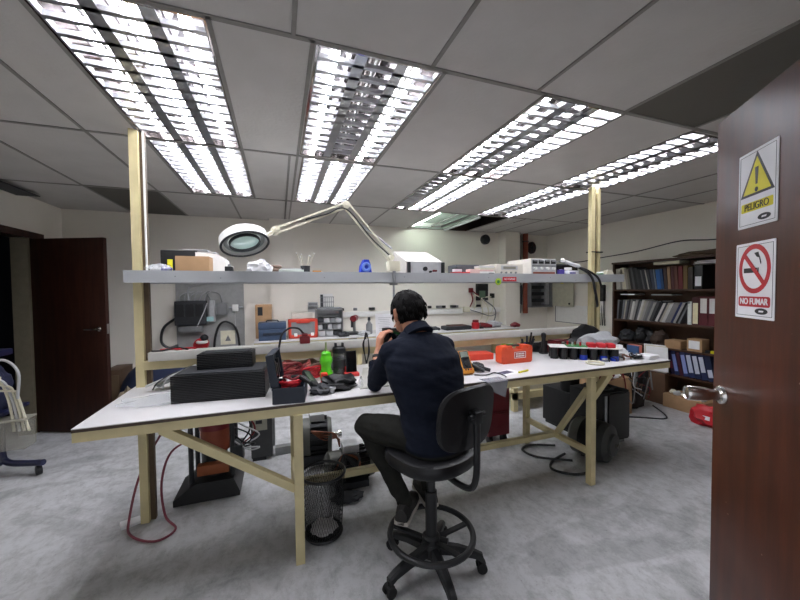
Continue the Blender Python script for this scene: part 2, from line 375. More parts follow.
def sign(label, z0, z1, t0, t1, kind):
    T = Matrix.Translation(d2.location) @ d2.rotation_euler.to_matrix().to_4x4()
    # sheet frame: x to the reader's right (towards the hinge), y up, z out of the door
    cx, cz = L2-(t0+t1)/2, (z0+z1)/2; W, H = t1-t0, z1-z0
    F = T @ Matrix.Translation((cx, 0, cz)) @ Matrix(((-1, 0, 0, 0), (0, 0, 1, 0), (0, 1, 0, 0), (0, 0, 0, 1)))
    s_ = thing('sign', label, 'sign', tuple(F @ Vector((0, -H/2, .0005))), group='safety signs on the near door')
    def rr(x0, x1, y0, y1, r, n=5):
        o = []
        for cx_, cy_, a in ((x1-r, y1-r, 0), (x0+r, y1-r, 90), (x0+r, y0+r, 180), (x1-r, y0+r, 270)):
            for i in range(n+1):
                b = math.radians(a+90*i/n); o.append((cx_+r*math.cos(b), cy_+r*math.sin(b)))
        return o
    MB().prism(rr(-W/2, W/2, -H/2, H/2, .003), .0005, .002, F).build('sheet', PAPER, s_)
    fr = MB()
    for a, b in (((-1, -1), (1, -1)), ((1, -1), (1, 1)), ((1, 1), (-1, 1)), ((-1, 1), (-1, -1))):
        fr.bar(F @ Vector((a[0]*(W/2-.009), a[1]*(H/2-.009), .0022)), F @ Vector((b[0]*(W/2-.009), b[1]*(H/2-.009), .0022)), .0012, .0006, up=F.to_3x3() @ Vector((0, 0, 1)))
    fr.build('border_line', BLK, s_)
    if kind == 'danger':
        def tri(s, cy): return [(-s*.866, cy-s*.5), (s*.866, cy-s*.5), (0, cy+s)]
        MB().prism(tri(.088, .022), .002, .0026, F).build('triangle_outline', BLK, s_)
        MB().prism(tri(.072, .0215), .0026, .003, F).build('triangle', YLW, s_)
        ex = MB().prism([(-.0045, .01), (.0045, .01), (.008, .062), (-.008, .062)], .003, .0034, F)
        ex.prism([(.0075*math.cos(a*PI/8), -.006+.0075*math.sin(a*PI/8)) for a in range(16)], .003, .0034, F).build('exclamation_mark', BLK, s_)
        MB().prism(rr(-W/2+.017, W/2-.017, -.069, -.041, .004), .002, .0026, F).build('yellow_banner', YLW, s_)
        tm = MB(); text_mesh(tm, 'PELIGRO', .030, F @ Matrix.Translation((0, -.0555, .003)) @ Matrix.Diagonal((.95, 1, 1, 1)))
        tm.build('lettering', BLK, s_)
    else:
        ring = MB(); n = 40
        ro, ri, cy = .072, .058, .036
        ring.loft([[F @ Vector((r*math.cos(2*PI*i/n), cy+r*math.sin(2*PI*i/n)*1.06, z)) for i in range(n)] for r, z in ((ri, .002), (ro, .002), (ro, .003), (ri, .003), (ri, .002))], cap=False)
        ring.bar(F @ Vector((-.047, cy+.047, .0034)), F @ Vector((.047, cy-.047, .0034)), .013, .001, up=F.to_3x3() @ Vector((0, 0, 1)))
        ring.build('prohibition_ring', RED, s_)
        MB().prism([(-.048, .024), (.012, .024), (.012, .039), (-.048, .039)], .002, .0028, F).prism([(.016, .026), (.02, .026), (.02, .039), (.016, .039)], .002, .0028, F).prism([(.0, .085), (.012, .072), (.022, .07), (.027, .055), (.03, .049), (.031, .054), (.027, .068), (.02, .08), (.018, .087)], .002, .0028, F).build('cigarette_symbol', BLK, s_)
        MB().prism(rr(-W/2+.017, W/2-.017, -.082, -.05, .008), .002, .0026, F).build('red_banner', RED, s_)
        tm = MB(); text_mesh(tm, 'NO FUMAR', .027, F @ Matrix.Translation((0, -.0662, .003)) @ Matrix.Diagonal((.93, 1, 1, 1)), bold=.0006)
        tm.build('lettering', PAPER, s_)
    lg = MB().prism([(.035+.028*math.cos(a*PI/8), -H/2+.024+.0095*math.sin(a*PI/8)) for a in range(16)], .002, .0026, F).build('logo_oval', CHAR, s_)
    MB().prism([(.024, -H/2+.0215), (.044, -H/2+.0215), (.047, -H/2+.0265), (.027, -H/2+.0265)], .0026, .003, F).build('logo_mark', PAPER, lg, local=False)
sign('white sign with yellow warning triangle reading PELIGRO, upper sign on the brown door', 1.636, 1.873, .135, .312, 'danger')
sign('white no smoking sign reading NO FUMAR with red circle, lower sign on the brown door', 1.35, 1.587, .130, .309, 'smoke')

# ------------------------------------------------------------------ ceiling lights
def lamp(x0, x1, y0, y1, lit, label):
    W, L, D = x1-x0, y1-y0, .085
    t = thing('ceiling_light', label, 'ceiling light', ((x0+x1)/2, (y0+y1)/2, ZC), group='recessed louvred fluorescent lights')
    p = MB()
    p.bb(-W/2, W/2, -L/2, L/2, D, D+.004)
    for s in (-1, 1):
        p.bb(s*W/2-.002, s*W/2+.002, -L/2, L/2, -.002, D); p.bb(-W/2, W/2, s*L/2-.002, s*L/2+.002, -.002, D)
        p.bb(s*(W/2-.006), s*(W/2+.006), -L/2, L/2, -.004, 0); p.bb(-W/2, W/2, s*(L/2-.006), s*(L/2+.006), -.004, 0)
    p.build('housing', PANW, t, local=True)
    tw = W/3
    for i in range(3):
        cx = -W/2+tw*(i+.5)
        MB().cyl((cx, -L/2+.03, .050), (cx, L/2-.03, .050), .012, n=10).build('fluorescent_tube', TUBE if lit[i] else TUBEOFF, t, local=True)
    rf = MB()
    for i in range(4):       # lengthwise wedge reflectors
        cx = -W/2+tw*i
        if i in (0, 3):
            s = 1 if i == 0 else -1
            rf.prism([(0, 0), (s*.008, 0), (s*.003, .034), (0, .034)], -L/2+.003, L/2-.003, Matrix(((1, 0, 0, cx+s*.003), (0, 0, 1, 0), (0, 1, 0, .002), (0, 0, 0, 1))))
        else:
            rf.prism([(-.026, 0), (.026, 0), (.005, .044), (-.005, .044)], -L/2+.003, L/2-.003, Matrix(((1, 0, 0, cx), (0, 0, 1, 0), (0, 1, 0, .002), (0, 0, 0, 1))))
    rf.build('reflector', ALU, t, local=True)
    n = 12
    for k in range(1, n+1):
        y = -L/2+L*k/(n+1)
        MB().prism([(-.011, 0), (.011, 0), (.002, .026), (-.002, .026)], -W/2+.008, W/2-.008, Matrix(((0, 0, 1, 0), (1, 0, 0, y), (0, 1, 0, .002), (0, 0, 0, 1)))).build('louvre_blade', ALU, t, local=True)
LL = ['large louvred fluorescent light above the bench left end, nearest the camera, all tubes lit',
      'louvred fluorescent light behind the yellow left post, beyond the largest light',
      'louvred ceiling light with dead dark centre tube, above and left of the magnifier lamp',
      'bright fully lit louvred ceiling light just above the magnifier lamp elbow',
      'louvred ceiling light with dark centre strip right of the middle ceiling light',
      'louvred ceiling light with its left tube dead, in front of the open ceiling hole',
      'louvred ceiling light with dark zigzag centre beside the top of the open brown door',
      'louvred ceiling light with dark centre strip, in line beyond the one by the door']
for (x0, x1, y0, y1, lit), lb in zip(LAMPS[:8], LL): lamp(x0, x1, y0, y1, lit, lb)
x0, x1, y0, y1, _ = LAMPS[8]
t = thing('ceiling_light', 'bare fluorescent fitting without louvre beside the open ceiling hole', 'ceiling light', ((x0+x1)/2, (y0+y1)/2, ZC))
W, L = x1-x0, y1-y0
MB().bb(-W/2, W/2, -L/2, L/2, .075, .08).bb(-W/2-.002, -W/2+.002, -L/2, L/2, 0, .08).bb(W/2-.002, W/2+.002, -L/2, L/2, 0, .08).bb(-W/2, W/2, -L/2-.002, -L/2+.002, 0, .08).bb(-W/2, W/2, L/2-.002, L/2+.002, 0, .08).build('housing', mat('lamp_pan_green', '#c5d2c8', .5), t, local=True)
for cx, l in ((-.235, 1), (.07, 0), (.25, 0)):
    MB().cyl((cx, -L/2+.03, .03), (cx, L/2-.03, .03), .014, n=10).build('fluorescent_tube', TUBEDIM if l else TUBEOFF, t, local=True)
for y in (-L/2+.03, L/2-.03): MB().bb(-W/2+.03, W/2-.03, y-.02, y+.02, .02, .075).build('tube_socket_rail', WHT, t, local=True)
tag(MB().bb(2.572, 2.60, 4.0, 5.05, ZC-.03, ZC-.004).build('loose_cover_strip', LGRY), 'pale strip hanging along the left edge of the ceiling hole', 'strip')

# ------------------------------------------------------------------ main workbench with its shelves
TZ = .86
wb = thing('workbench', 'long yellow framed workbench with white top and two overhead shelves on tall posts', 'workbench', (1.05, 2.2, 0))
MB().bb(-.86, 2.98, 1.842, 2.62, TZ-.004, TZ).build('laminate_surface', LAMW, MB().bb(-.86, 2.98, 1.842, 2.62, TZ-.018, TZ-.004).build('tabletop', EDGE, wb), local=False)
MB().bb(-.86, 2.98, 1.845, 1.885, TZ-.063, TZ-.018).build('front_rail', YEL, wb)
MB().bb(-.835, 2.98, 2.57, 2.61, TZ-.063, TZ-.018).build('rear_rail', YEL, wb)
for x in (-.815, 2.96): MB().bb(x-.02, x+.02, 1.885, 2.57, TZ-.063, TZ-.018).build('end_rail', YEL, wb)
for x, y in ((.08, 1.852), (2.145, 1.858), (.08, 2.575), (2.165, 2.575)):
    MB().bb(x-.023, x+.023, y-.023, y+.023, 0, TZ-.063).build('leg', YEL, wb)
for x in (.08, 2.155): MB().bb(x-.018, x+.018, 1.893, 2.552, .21, .25).build('side_rail', YEL, wb)
MB().bb(.098, 2.137, 2.2, 2.24, .21, .25).build('stretcher', YEL, wb)
MB().bar((-.535, 1.868, TZ-.055), (.062, 1.868, .40), .038, .042, up=(0, 1, 0)).build('brace', YEL, wb)
MB().bar((2.335, 1.868, TZ-.06), (2.168, 1.868, .64), .04, .045, up=(0, 1, 0)).build('brace', YEL, wb)
MB().bar((2.155, 1.895, .70), (2.155, 2.19, .25), .035, .04, up=(1, 0, 0)).build('brace', YEL, wb)
# posts up to the ceiling
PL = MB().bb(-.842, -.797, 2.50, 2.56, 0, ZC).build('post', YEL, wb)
MB().bb(-.797, -.770, 2.53, 2.56, 0, ZC).build('post_shaded_side', mat('post_shadow_side', '#5b4a36', .6), PL)  # side of the post, its shade painted in as dark brown
MB().cyl((-.772, 2.515, 1.58), (-.772, 2.515, ZC), .006, n=8).build('white_cable', WHT, PL)
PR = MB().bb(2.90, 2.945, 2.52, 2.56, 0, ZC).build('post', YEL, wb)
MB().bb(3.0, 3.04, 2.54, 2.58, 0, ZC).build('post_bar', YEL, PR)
MB().bb(2.945, 3.0, 2.56, 2.575, 0, ZC).build('post_web', MATS['post_shadow_side'], PR)  # dark gap between the bars, shade put into the web colour
MB().bb(2.90, 3.045, 2.515, 2.585, 1.80, 1.81).build('cable_tie', BLK, PR)
us = MB().bb(-.862, 3.225, 2.425, 2.445, 1.507, 1.58).bb(-.862, 3.225, 2.445, 2.86, 1.555, 1.567).bb(-.862, 3.225, 2.84, 2.86, 1.507, 1.555).bb(-.862, -.852, 2.445, 2.84, 1.507, 1.555).bb(3.215, 3.225, 2.445, 2.84, 1.507, 1.555).build('upper_shelf', SHELFG, wb)
MB().bb(-.77, 2.90, 2.475, 2.562, 1.02, 1.075, bev=.003).build('lower_shelf', SHELFW, wb)
MB().bb(-.797, 2.90, 2.50, 2.54, .965, 1.02).build('shelf_rail', YEL, wb)
mb = MB()
for x in (-.6, -.35, .3, .9, 1.2, 1.65, 2.3, 2.6): mb.cyl((x, 2.4235, 1.535+.012*math.sin(x*9)), (x, 2.426, 1.535+.012*math.sin(x*9)), .004, n=8)
mb.build('screw', GRY, us)
USZ, MSZ = 1.567, 1.075   # shelf surface heights
# stickers on the shelf front
t = thing('sticker', 'small red NO FUMAR sticker on the grey shelf front', 'sticker', (1.86, 2.424, 1.513))
MB().bb(1.79, 1.93, 2.4225, 2.4249, 1.513, 1.55).build('backing', RED, t)
tm = MB(); text_mesh(tm, 'NO FUMAR', .024, Matrix.Translation((1.86, 2.4222, 1.5315)) @ Matrix.Rotation(PI/2, 4, 'X') @ Matrix.Diagonal((.95, 1, 1, 1))); tm.build('lettering', PAPER, t)
t = thing('sticker', 'round yellow green sticker on the grey shelf front beside the red one', 'sticker', (1.745, 2.424, 1.48))
M_ = Matrix.Translation((1.745, 2.4249, 1.51)) @ Matrix.Rotation(PI/2, 4, 'X')
MB().lathe([(.03, 0), (.03, .002)], M=M_).build('disc', mat('yellow_green', '#a9c63a', .5), t)
MB().lathe([(.014, .0021), (.014, .0026)], M=M_).build('mark', GREEN, t)

def simple(name, mb, mt, label, cat, group=None):
    return tag(mb.build(name, mt), label, cat, group)
def vtext(parent, txt, size, c, mt, name='lettering', rz=0.):
    tm = MB(); text_mesh(tm, txt, size, Matrix.Translation(c) @ Matrix.Rotation(rz, 4, 'Z') @ Matrix.Rotation(PI/2, 4, 'X')); return tm.build(name, mt, parent)

# ------------------------------------------------------------------ things on the upper shelf
def carton(label, x0, x1, y0, y1, z0, z1, m, tape=True, name='cardboard_box', cat='box'):
    t = thing(name, label, cat, ((x0+x1)/2, (y0+y1)/2, z0))
    MB().bb(x0, x1, y0, y1, z0, z1-.004, bev=.004).build('carton', m, t)
    MB().bb(x0+.001, (x0+x1)/2-.002, y0+.001, y1-.001, z1-.004, z1).build('flap', m, t)
    MB().bb((x0+x1)/2+.002, x1-.001, y0+.001, y1-.001, z1-.004, z1).build('flap', m, t)
    return t
t = thing('equipment_box', 'black box with yellow mark behind the cardboard box on the upper shelf', 'box', (-.59, 2.72, USZ))
MB().bb(-.74, -.46, 2.66, 2.83, USZ, 1.73, bev=.006).build('case', BLK, t); MB().bb(-.70, -.67, 2.657, 2.661, USZ+.02, USZ+.10).build('yellow_strip', YLW, t)
MB().bb(-.62, -.46, 2.655, 2.82, 1.731, 1.738, bev=.002).build('lid_edge', LGRY, t)
carton('small brown cardboard box at the left end of the upper shelf', -.61, -.42, 2.47, 2.60, USZ, 1.675, CARD)
t = thing('white_box', 'white box behind the cardboard box on the upper shelf', 'box', (-.42, 2.68, USZ))
MB().prism([(-.53, 0), (-.345, 0), (-.345, .105), (-.40, .14), (-.53, .15)], 2.63, 2.80, Matrix(((1, 0, 0, 0), (0, 0, 1, 0), (0, 1, 0, USZ), (0, 0, 0, 1)))).build('body', WHT, t)
MB().bb(-.52, -.41, 2.64, 2.79, USZ+.149, USZ+.156).build('lid', LGRY, t)
simple('plastic_bag', MB().crumple((-.70, 2.49, USZ), (.13, .09, .06), 3), CLEARP, 'crumpled clear plastic bag at the left end of the upper shelf', 'bag')
simple('tape_roll', MB().tor((-.67, 2.53, USZ+.028), .02, .012, n=20), PURP, 'small purple roll beside the crumpled bag at the upper shelf end', 'tape')
t = thing('adapter', 'small black adapter standing between the white box and white bag on the shelf', 'adapter', (-.315, 2.55, USZ))
MB().bb(-.34, -.29, 2.52, 2.58, USZ, USZ+.05, bev=.006).build('body', BLK, t); MB().cyl((-.315, 2.55, USZ+.05), (-.315, 2.55, USZ+.065), .01).build('plug', STEEL, t)
simple('paper_sheet', MB().bb(-.26, -.16, 2.46, 2.52, USZ, USZ+.012, bev=.003), PAPER, 'flat white paper pad lying left of the white bag on the shelf', 'paper')
simple('paper_bag', MB().crumple((-.125, 2.50, USZ), (.15, .09, .09), 11, amp=.5), PAPER, 'crumpled white bag under the magnifier lamp on the upper shelf', 'bag')
simple('cable_bundle', MB().tor((-.05, 2.6, USZ+.03), .045, .016, n=24).tor((-.03, 2.61, USZ+.055), .04, .012, n=24), mat('brown_cable', '#6b5647', .6), 'brown cable bundle behind the crumpled white bag on the shelf', 'cable')
t = thing('instrument_tray', 'low pale tray left of the pen cup on the upper shelf', 'tray', (.085, 2.5, USZ))
MB().bb(0, .165, 2.47, 2.56, USZ, USZ+.03, bev=.004).build('body', mat('pale_green_grey', '#bcc4bb', .5), t); MB().bb(.015, .15, 2.48, 2.55, USZ+.0305, USZ+.038).build('contents', LGRY, t)
t = thing('swab_cup', 'dark cup holding white swab sticks on the upper shelf', 'cup', (.18, 2.53, USZ))
MB().lathe([(.03, 0), (.034, .06), (.03, .06), (.027, .004)], (.18, 2.53, USZ)).build('cup', CHAR, t)
for i in range(6):
    a = i*1.05; e = (.18+.06*math.cos(a), 2.53+.05*math.sin(a), USZ+.15-.012*(i % 3))
    s_ = MB().cyl((.18+.012*math.cos(a), 2.53+.012*math.sin(a), USZ+.01), e, .002, n=6).build('swab_stick', CREAM, t)
    MB().ball(e, .005, sub=1).build('swab_tip', PAPER, s_)
simple('eraser_block', MB().bb(.225, .285, 2.46, 2.50, USZ, USZ+.024, bev=.004), AMBER, 'small orange block on the shelf edge beside the swab cup', 'block')
t = thing('tape_dispenser', 'bright blue dispenser standing alone at the middle of the upper shelf', 'dispenser', (.615, 2.5, USZ))
MB().prism([(.57, 0), (.66, 0), (.65, .075), (.635, .11), (.60, .11), (.575, .06)], 2.475, 2.535, Matrix(((1, 0, 0, 0), (0, 0, 1, 0), (0, 1, 0, USZ), (0, 0, 0, 1)))).build('body', BLUE, t)
MB().tor((0, 0, 0), .026, .011, M=Matrix.Translation((.615, 2.47, USZ+.055)) @ Matrix.Rotation(PI/2, 4, 'X'), n=20).build('roll', mat('pale_blue', '#6f8fe0', .4), t)
# magnifier lamp
t = thing('magnifier_lamp', 'cream magnifier lamp on a spring arm clamped to the upper shelf', 'lamp', (.82, 2.43, 1.44))
ck = MB().bb(.775, .865, 2.41, 2.49, 1.59, 1.665, bev=.006).build('clamp_block', CREAM, t)
MB().cyl((.815, 2.415, 1.59), (.815, 2.415, 1.50), .012).bb(.795, .835, 2.40, 2.47, 1.485, 1.505).cyl((.815, 2.43, 1.38), (.815, 2.43, 1.50), .008).lathe([(.022, 0), (.022, .012)], (.815, 2.43, 1.485)).build('clamp_screw', STEEL, t)
E0, E1, E2 = Vector((.82, 2.47, 1.665)), Vector((.467, 2.46, 2.065)), Vector((-.015, 2.38, 1.845))
def arm(a, b, nm, off):
    o = MB()
    for s in (-1, 1): o.bar(a+Vector(off)*s, b+Vector(off)*s, .014, .012)
    return o.build(nm, CREAM, t)
arm(E0+Vector((-.01, 0, .02)), E1, 'lower_arm', (.018, 0, .014)); arm(E1, E2, 'upper_arm', (.004, 0, .02))
MB().tube([E0+Vector((-.0, .01, .1)), E0.lerp(E1, .5)+Vector((.01, .01, .02)), E1+Vector((.05, .01, -.09))], .008, n=8).build('spring', STEEL, t)
MB().tube([E0+Vector((-.03, -.012, .05)), E0.lerp(E1, .45)+Vector((-.01, -.01, -.01)), E1+Vector((0, -.01, -.03)), E1.lerp(E2, .3)+Vector((0, -.012, -.015)), E1.lerp(E2, .6)+Vector((0, -.012, -.0))], .005, n=6).build('lamp_cable', BLK, t)
for p, r in ((E1, .035), (E2, .038), (E0+Vector((-.01, 0, .03)), .026)):
    MB().cyl(p+Vector((0, -.022, 0)), p+Vector((0, .022, 0)), r*.75, n=16).cyl(p+Vector((0, -.03, 0)), p+Vector((0, .03, 0)), r*.35, n=10).build('joint', CREAM, t)
HC = Vector((-.198, 2.30, 1.765))
MB().bar(E2, HC+Vector((.12, .02, .035)), .02, .02).build('head_bracket', CREAM, t)
M_ = Matrix.Translation(HC) @ Matrix.Rotation(math.radians(-14), 4, 'Y') @ Matrix.Rotation(math.radians(-24), 4, 'X')
hd = MB().lathe([(.0801, .03), (.12, .035), (.138, .02), (.142, -.03), (.136, -.03), (.13, .01), (.08, .018), (.08, .03)], M=M_, n=40, cap=False).build('head_shade', WHT, t)
MB().lathe([(.1425, -.031), (.1425, -.036), (.13, -.036), (.13, -.031), (.1425, -.031)], M=M_, n=40, cap=False).build('rim', CHAR, hd)
MB().tor((0, 0, -.008), .108, .012, M=M_, n=36).build('ring_tube', mat('off_ring_tube', '#8f918f', .35), hd)
MB().lathe([(.09, -.012), (.09, -.03), (.083, -.03), (.083, -.012), (.09, -.012)], M=M_, n=36, cap=False).build('inner_ring', CHAR, hd)
MB().lathe([(.0005, .004), (.05, .001), (.084, -.006), (.084, -.012), (.05, -.016), (.0005, -.018)], M=M_, n=32).build('lens', GLASS, hd)
# bench supply with black corner handles
t = thing('power_supply', 'white bench power supply with black front handles beside the magnifier clamp', 'power supply', (1.10, 2.64, USZ))
MB().prism([(2.50, USZ+.008), (2.82, USZ+.008), (2.82, 1.785), (2.50, 1.672)], .945, 1.262, Matrix(((0, 0, 1, 0), (1, 0, 0, 0), (0, 1, 0, 0), (0, 0, 0, 1)))).build('cabinet', mat('cabinet_white', '#b3afa8', .55), t)
MB().bb(.952, 1.256, 2.495, 2.50, USZ+.014, 1.668).build('front_panel', LGRY, t)
for x in (.96, 1.255):
    MB().bb(x-.010, x+.010, 2.465, 2.50, USZ+.01, 1.668, bev=.006).build('corner_handle', BLK, t)
for x, r, z in ((1.10, .017, 1.615), (1.145, .009, 1.592)): MB().cyl((x, 2.475, z), (x, 2.496, z), r).build('knob', BLK, t)
for x in (1.175, 1.195): MB().cyl((x, 2.48, 1.60), (x, 2.496, 1.60), .008).build('terminal', DRED, t)
for x in (1.0, 1.23):
    for y in (2.52, 2.8): MB().cyl((x, y, USZ), (x, y, USZ+.008), .01, n=10).build('foot', BLK, t)
t = thing('tool_holder', 'small red and white boxes right of the white power supply', 'box', (1.41, 2.5, USZ))
MB().bb(1.345, 1.50, 2.47, 2.53, USZ, USZ+.025, bev=.003).build('red_tray', RED, t); MB().bb(1.36, 1.43, 2.48, 2.52, USZ+.025, USZ+.05, bev=.003).build('white_carton', PAPER, t); MB().bb(1.36, 1.43, 2.479, 2.521, USZ+.05, USZ+.058).build('dark_lid', CHAR, t)
carton('dark grey flat box on the upper shelf behind pink cards', 1.44, 1.66, 2.58, 2.75, USZ, 1.66, mat('slate', '#55595e', .6))
simple('component_box', MB().bb(1.50, 1.60, 2.48, 2.54, USZ, USZ+.05, bev=.003), PINK, 'small pink box in front of the dark grey flat box', 'box')
t = thing('card_stack', 'untidy stack of pinkish white cards on the upper shelf', 'cards', (1.68, 2.56, USZ))
for i in range(5): MB().box((1.68+.008*math.sin(i*2.3), 2.56, USZ+.009+i*.016), (.15, .13, .015), (0, 0, .1*math.sin(i*3.1))).build('card_box', [PINK, WHT, PINK, CREAM, WHT][i], t)
simple('plug_adapter', MB().bb(1.69, 1.73, 2.455, 2.485, USZ, USZ+.02, bev=.004), BLK, 'little black plug on the shelf edge before the pinkish cards', 'plug')
t = thing('signal_meter', 'low cream instrument with display window left of the four meter supply', 'instrument', (1.89, 2.6, USZ))
MB().bb(1.78, 2.06, 2.50, 2.74, USZ, USZ+.10, bev=.005).build('cabinet', mat('cream_case', '#d6cfc2', .5), t)
d_ = MB().bb(1.83, 2.0, 2.496, 2.50, USZ+.05, USZ+.085).build('display_frame', LGRY, t); MB().bb(1.85, 1.98, 2.4945, 2.497, USZ+.057, USZ+.078).build('display', mat('lcd', '#8d8a7c', .3), d_)
for i in range(4): MB().cyl((1.83+i*.05, 2.49, USZ+.025), (1.83+i*.05, 2.50, USZ+.025), .008, n=10).build('button', GRY, t)
t = thing('meter_supply', 'white four-meter power supply near the right post on the upper shelf', 'power supply', (2.29, 2.63, USZ))
MB().bb(2.15, 2.44, 2.50, 2.83, USZ+.006, 1.722, bev=.004).build('cabinet', mat('warm_white_case', '#d5d0c6', .5), t)
MB().bb(2.155, 2.435, 2.496, 2.50, USZ+.01, 1.718).build('front_panel', LGRY, t)
for i in range(4):
    x = 2.19+i*.07; q = MB().bb(x-.026, x+.026, 2.49, 2.497, 1.675, 1.708, bev=.002).build('meter', BLK, t); MB().bb(x-.02, x+.02, 2.4885, 2.4905, 1.695, 1.704).build('scale', GRY, q)
    k = MB().cyl((x, 2.476, 1.633), (x, 2.497, 1.633), .013, n=14).build('knob', WHT, t)
MB().bb(2.16, 2.43, 2.494, 2.497, 1.648, 1.662).build('lower_strip', GRY, t); MB().bb(2.17, 2.42, 2.494, 2.497, 1.582, 1.60).build('label_band', TERRA, t)
for x in (2.2, 2.4): MB().cyl((x, 2.6, USZ), (x, 2.6, USZ+.006), .012, n=10).build('foot', BLK, t)
t = thing('solder_reel', 'purple reel of solder beside the four meter supply', 'reel', (2.485, 2.49, USZ))
MB().cyl((2.485, 2.49, USZ), (2.485, 2.49, USZ+.055), .032).build('reel', PURP, t); MB().cyl((2.485, 2.49, USZ+.055), (2.485, 2.49, USZ+.058), .014).build('core', WHT, t)
t = thing('carton', 'small white carton with purple lettering right of the purple reel', 'box', (2.60, 2.48, USZ))
MB().bb(2.535, 2.67, 2.455, 2.51, USZ, USZ+.048, bev=.002).build('carton', PAPER, t)
m_ = MB(); [m_.bb(2.56+i*.012, 2.567+i*.012, 2.4535, 2.455, USZ+.015, USZ+.034) for i in range(6)]; m_.build('print', PURP, t)
t = thing('monitor', 'black box shaped monitor at the back of the shelf behind the goose-neck lamp', 'monitor', (2.68, 2.72, USZ))
MB().bb(2.49, 2.88, 2.66, 2.83, USZ, 1.69, bev=.006).build('casing', BLK, t); MB().bb(2.51, 2.86, 2.655, 2.661, USZ+.02, 1.675).build('screen', mat('dark_screen', '#0c0d10', .15), t)
t = thing('gooseneck_lamp', 'black hose with white nozzle drooping over the shelf edge beside the right post', 'hose', (2.72, 2.46, 1.567))
MB().tube([(2.57, 2.52, 1.70), (2.66, 2.44, 1.64), (2.76, 2.40, 1.56), (2.80, 2.39, 1.42), (2.85, 2.41, 1.30), (2.92, 2.47, 1.27)], .012, n=8).build('hose', BLK, t)
MB().tube([(2.62, 2.48, 1.66), (2.72, 2.42, 1.62), (2.84, 2.40, 1.55), (2.92, 2.42, 1.45)], .010, n=8).build('hose', BLK2, t)
MB().cyl((2.56, 2.52, 1.705), (2.66, 2.44, 1.65), .017).build('nozzle', LGRY, t)
MB().ball((2.545, 2.53, 1.715), .022).build('nozzle_tip', WHT, t); MB().bb(2.545, 2.60, 2.47, 2.51, 1.62, 1.645, bev=.004).build('clip', WHT, t)
MB().tube([(2.45, 2.62, 1.68), (2.50, 2.58, 1.70), (2.56, 2.53, 1.705)], .006, n=6).build('lead', BLK, t)
t = thing('small_jar', 'small jar with green band in front of the right post', 'jar', (2.965, 2.48, USZ))
MB().lathe([(.03, 0), (.032, .012), (.032, .03), (.026, .04)], (2.965, 2.48, USZ)).build('jar', WHT, t); MB().lathe([(.0325, .012), (.0325, .024)], (2.965, 2.48, USZ)).build('band', GREEN, t)
simple('paper_roll', MB().prism([(3.02, 0), (3.13, 0), (3.10, .05), (3.04, .06)], 2.455, 2.50, Matrix(((1, 0, 0, 0), (0, 0, 1, 0), (0, 1, 0, USZ), (0, 0, 0, 1)))), CREAM, 'cream folded pad at the right end of the upper shelf', 'pad')

# ------------------------------------------------------------------ lower shelf
t = thing('test_leads', 'red and black test leads lying at the left of the lower shelf', 'cable', (-.62, 2.55, MSZ))
MB().tube([(-.72, 2.53, MSZ+.006), (-.66, 2.56, MSZ+.006), (-.62, 2.52, MSZ+.008), (-.56, 2.55, MSZ+.006), (-.52, 2.53, MSZ+.006)], .006).build('red_lead', RED, t)
MB().tube([(-.76, 2.51, MSZ+.005), (-.70, 2.51, MSZ+.005), (-.64, 2.54, MSZ+.016), (-.56, 2.50, MSZ+.006)], .005).build('black_lead', BLK, t)
t = thing('charger', 'dark red plug-in charger with black cord arching over the bench at the middle', 'charger', (.165, 2.49, MSZ))
MB().bb(.13, .20, 2.47, 2.53, MSZ, MSZ+.05, bev=.006).bb(.145, .185, 2.48, 2.52, MSZ+.05, MSZ+.07, bev=.004).build('body', DRED, t)
MB().tube([(.155, 2.5, MSZ+.07), (.12, 2.47, MSZ+.11), (.06, 2.46, MSZ+.115), (.01, 2.45, MSZ+.07), (-.01, 2.43, MSZ-.02), (-.02, 2.42, .97)], .007).build('cord', BLK, t)
mb = MB()
for i in range(3): mb.tube([(.60+.006*i, 2.462, 1.13-.01*i), (.585-.004*i, 2.455, 1.05), (.592, 2.455, .96), (.605, 2.46, .90+.01*i), (.618+.004*i, 2.455, .98), (.622, 2.46, 1.06), (.61, 2.462, 1.13)], .004, n=6)
mb.tube([(.605, 2.47, 1.135), (.607, 2.476, 1.079)], .004, n=6)
simple('cable_coil', mb, BLK, 'black cable coil hanging over the lower shelf edge left of the seated person', 'cable')
t = thing('paper_stand', 'white printed sheet propped upright in front of the seated person', 'paper', (.765, 2.5, MSZ))
M_ = Matrix.Translation((.765, 2.50, MSZ)) @ Matrix.Rotation(math.radians(-6), 4, 'X')
MB().box((0, 0, .095), (.145, .003, .19), M=M_).build('sheet', PAPER, t)
m_ = MB(); [m_.box((-.005*(i % 2), -.002, .16-.014*i), (.10-.012*(i % 3), .0008, .003), M=M_) for i in range(8)]; m_.build('printed_lines', LGRY, t)
MB().bar((.765, 2.517, MSZ+.13), (.765, 2.553, MSZ), .02, .004).build('prop', CHAR, t)

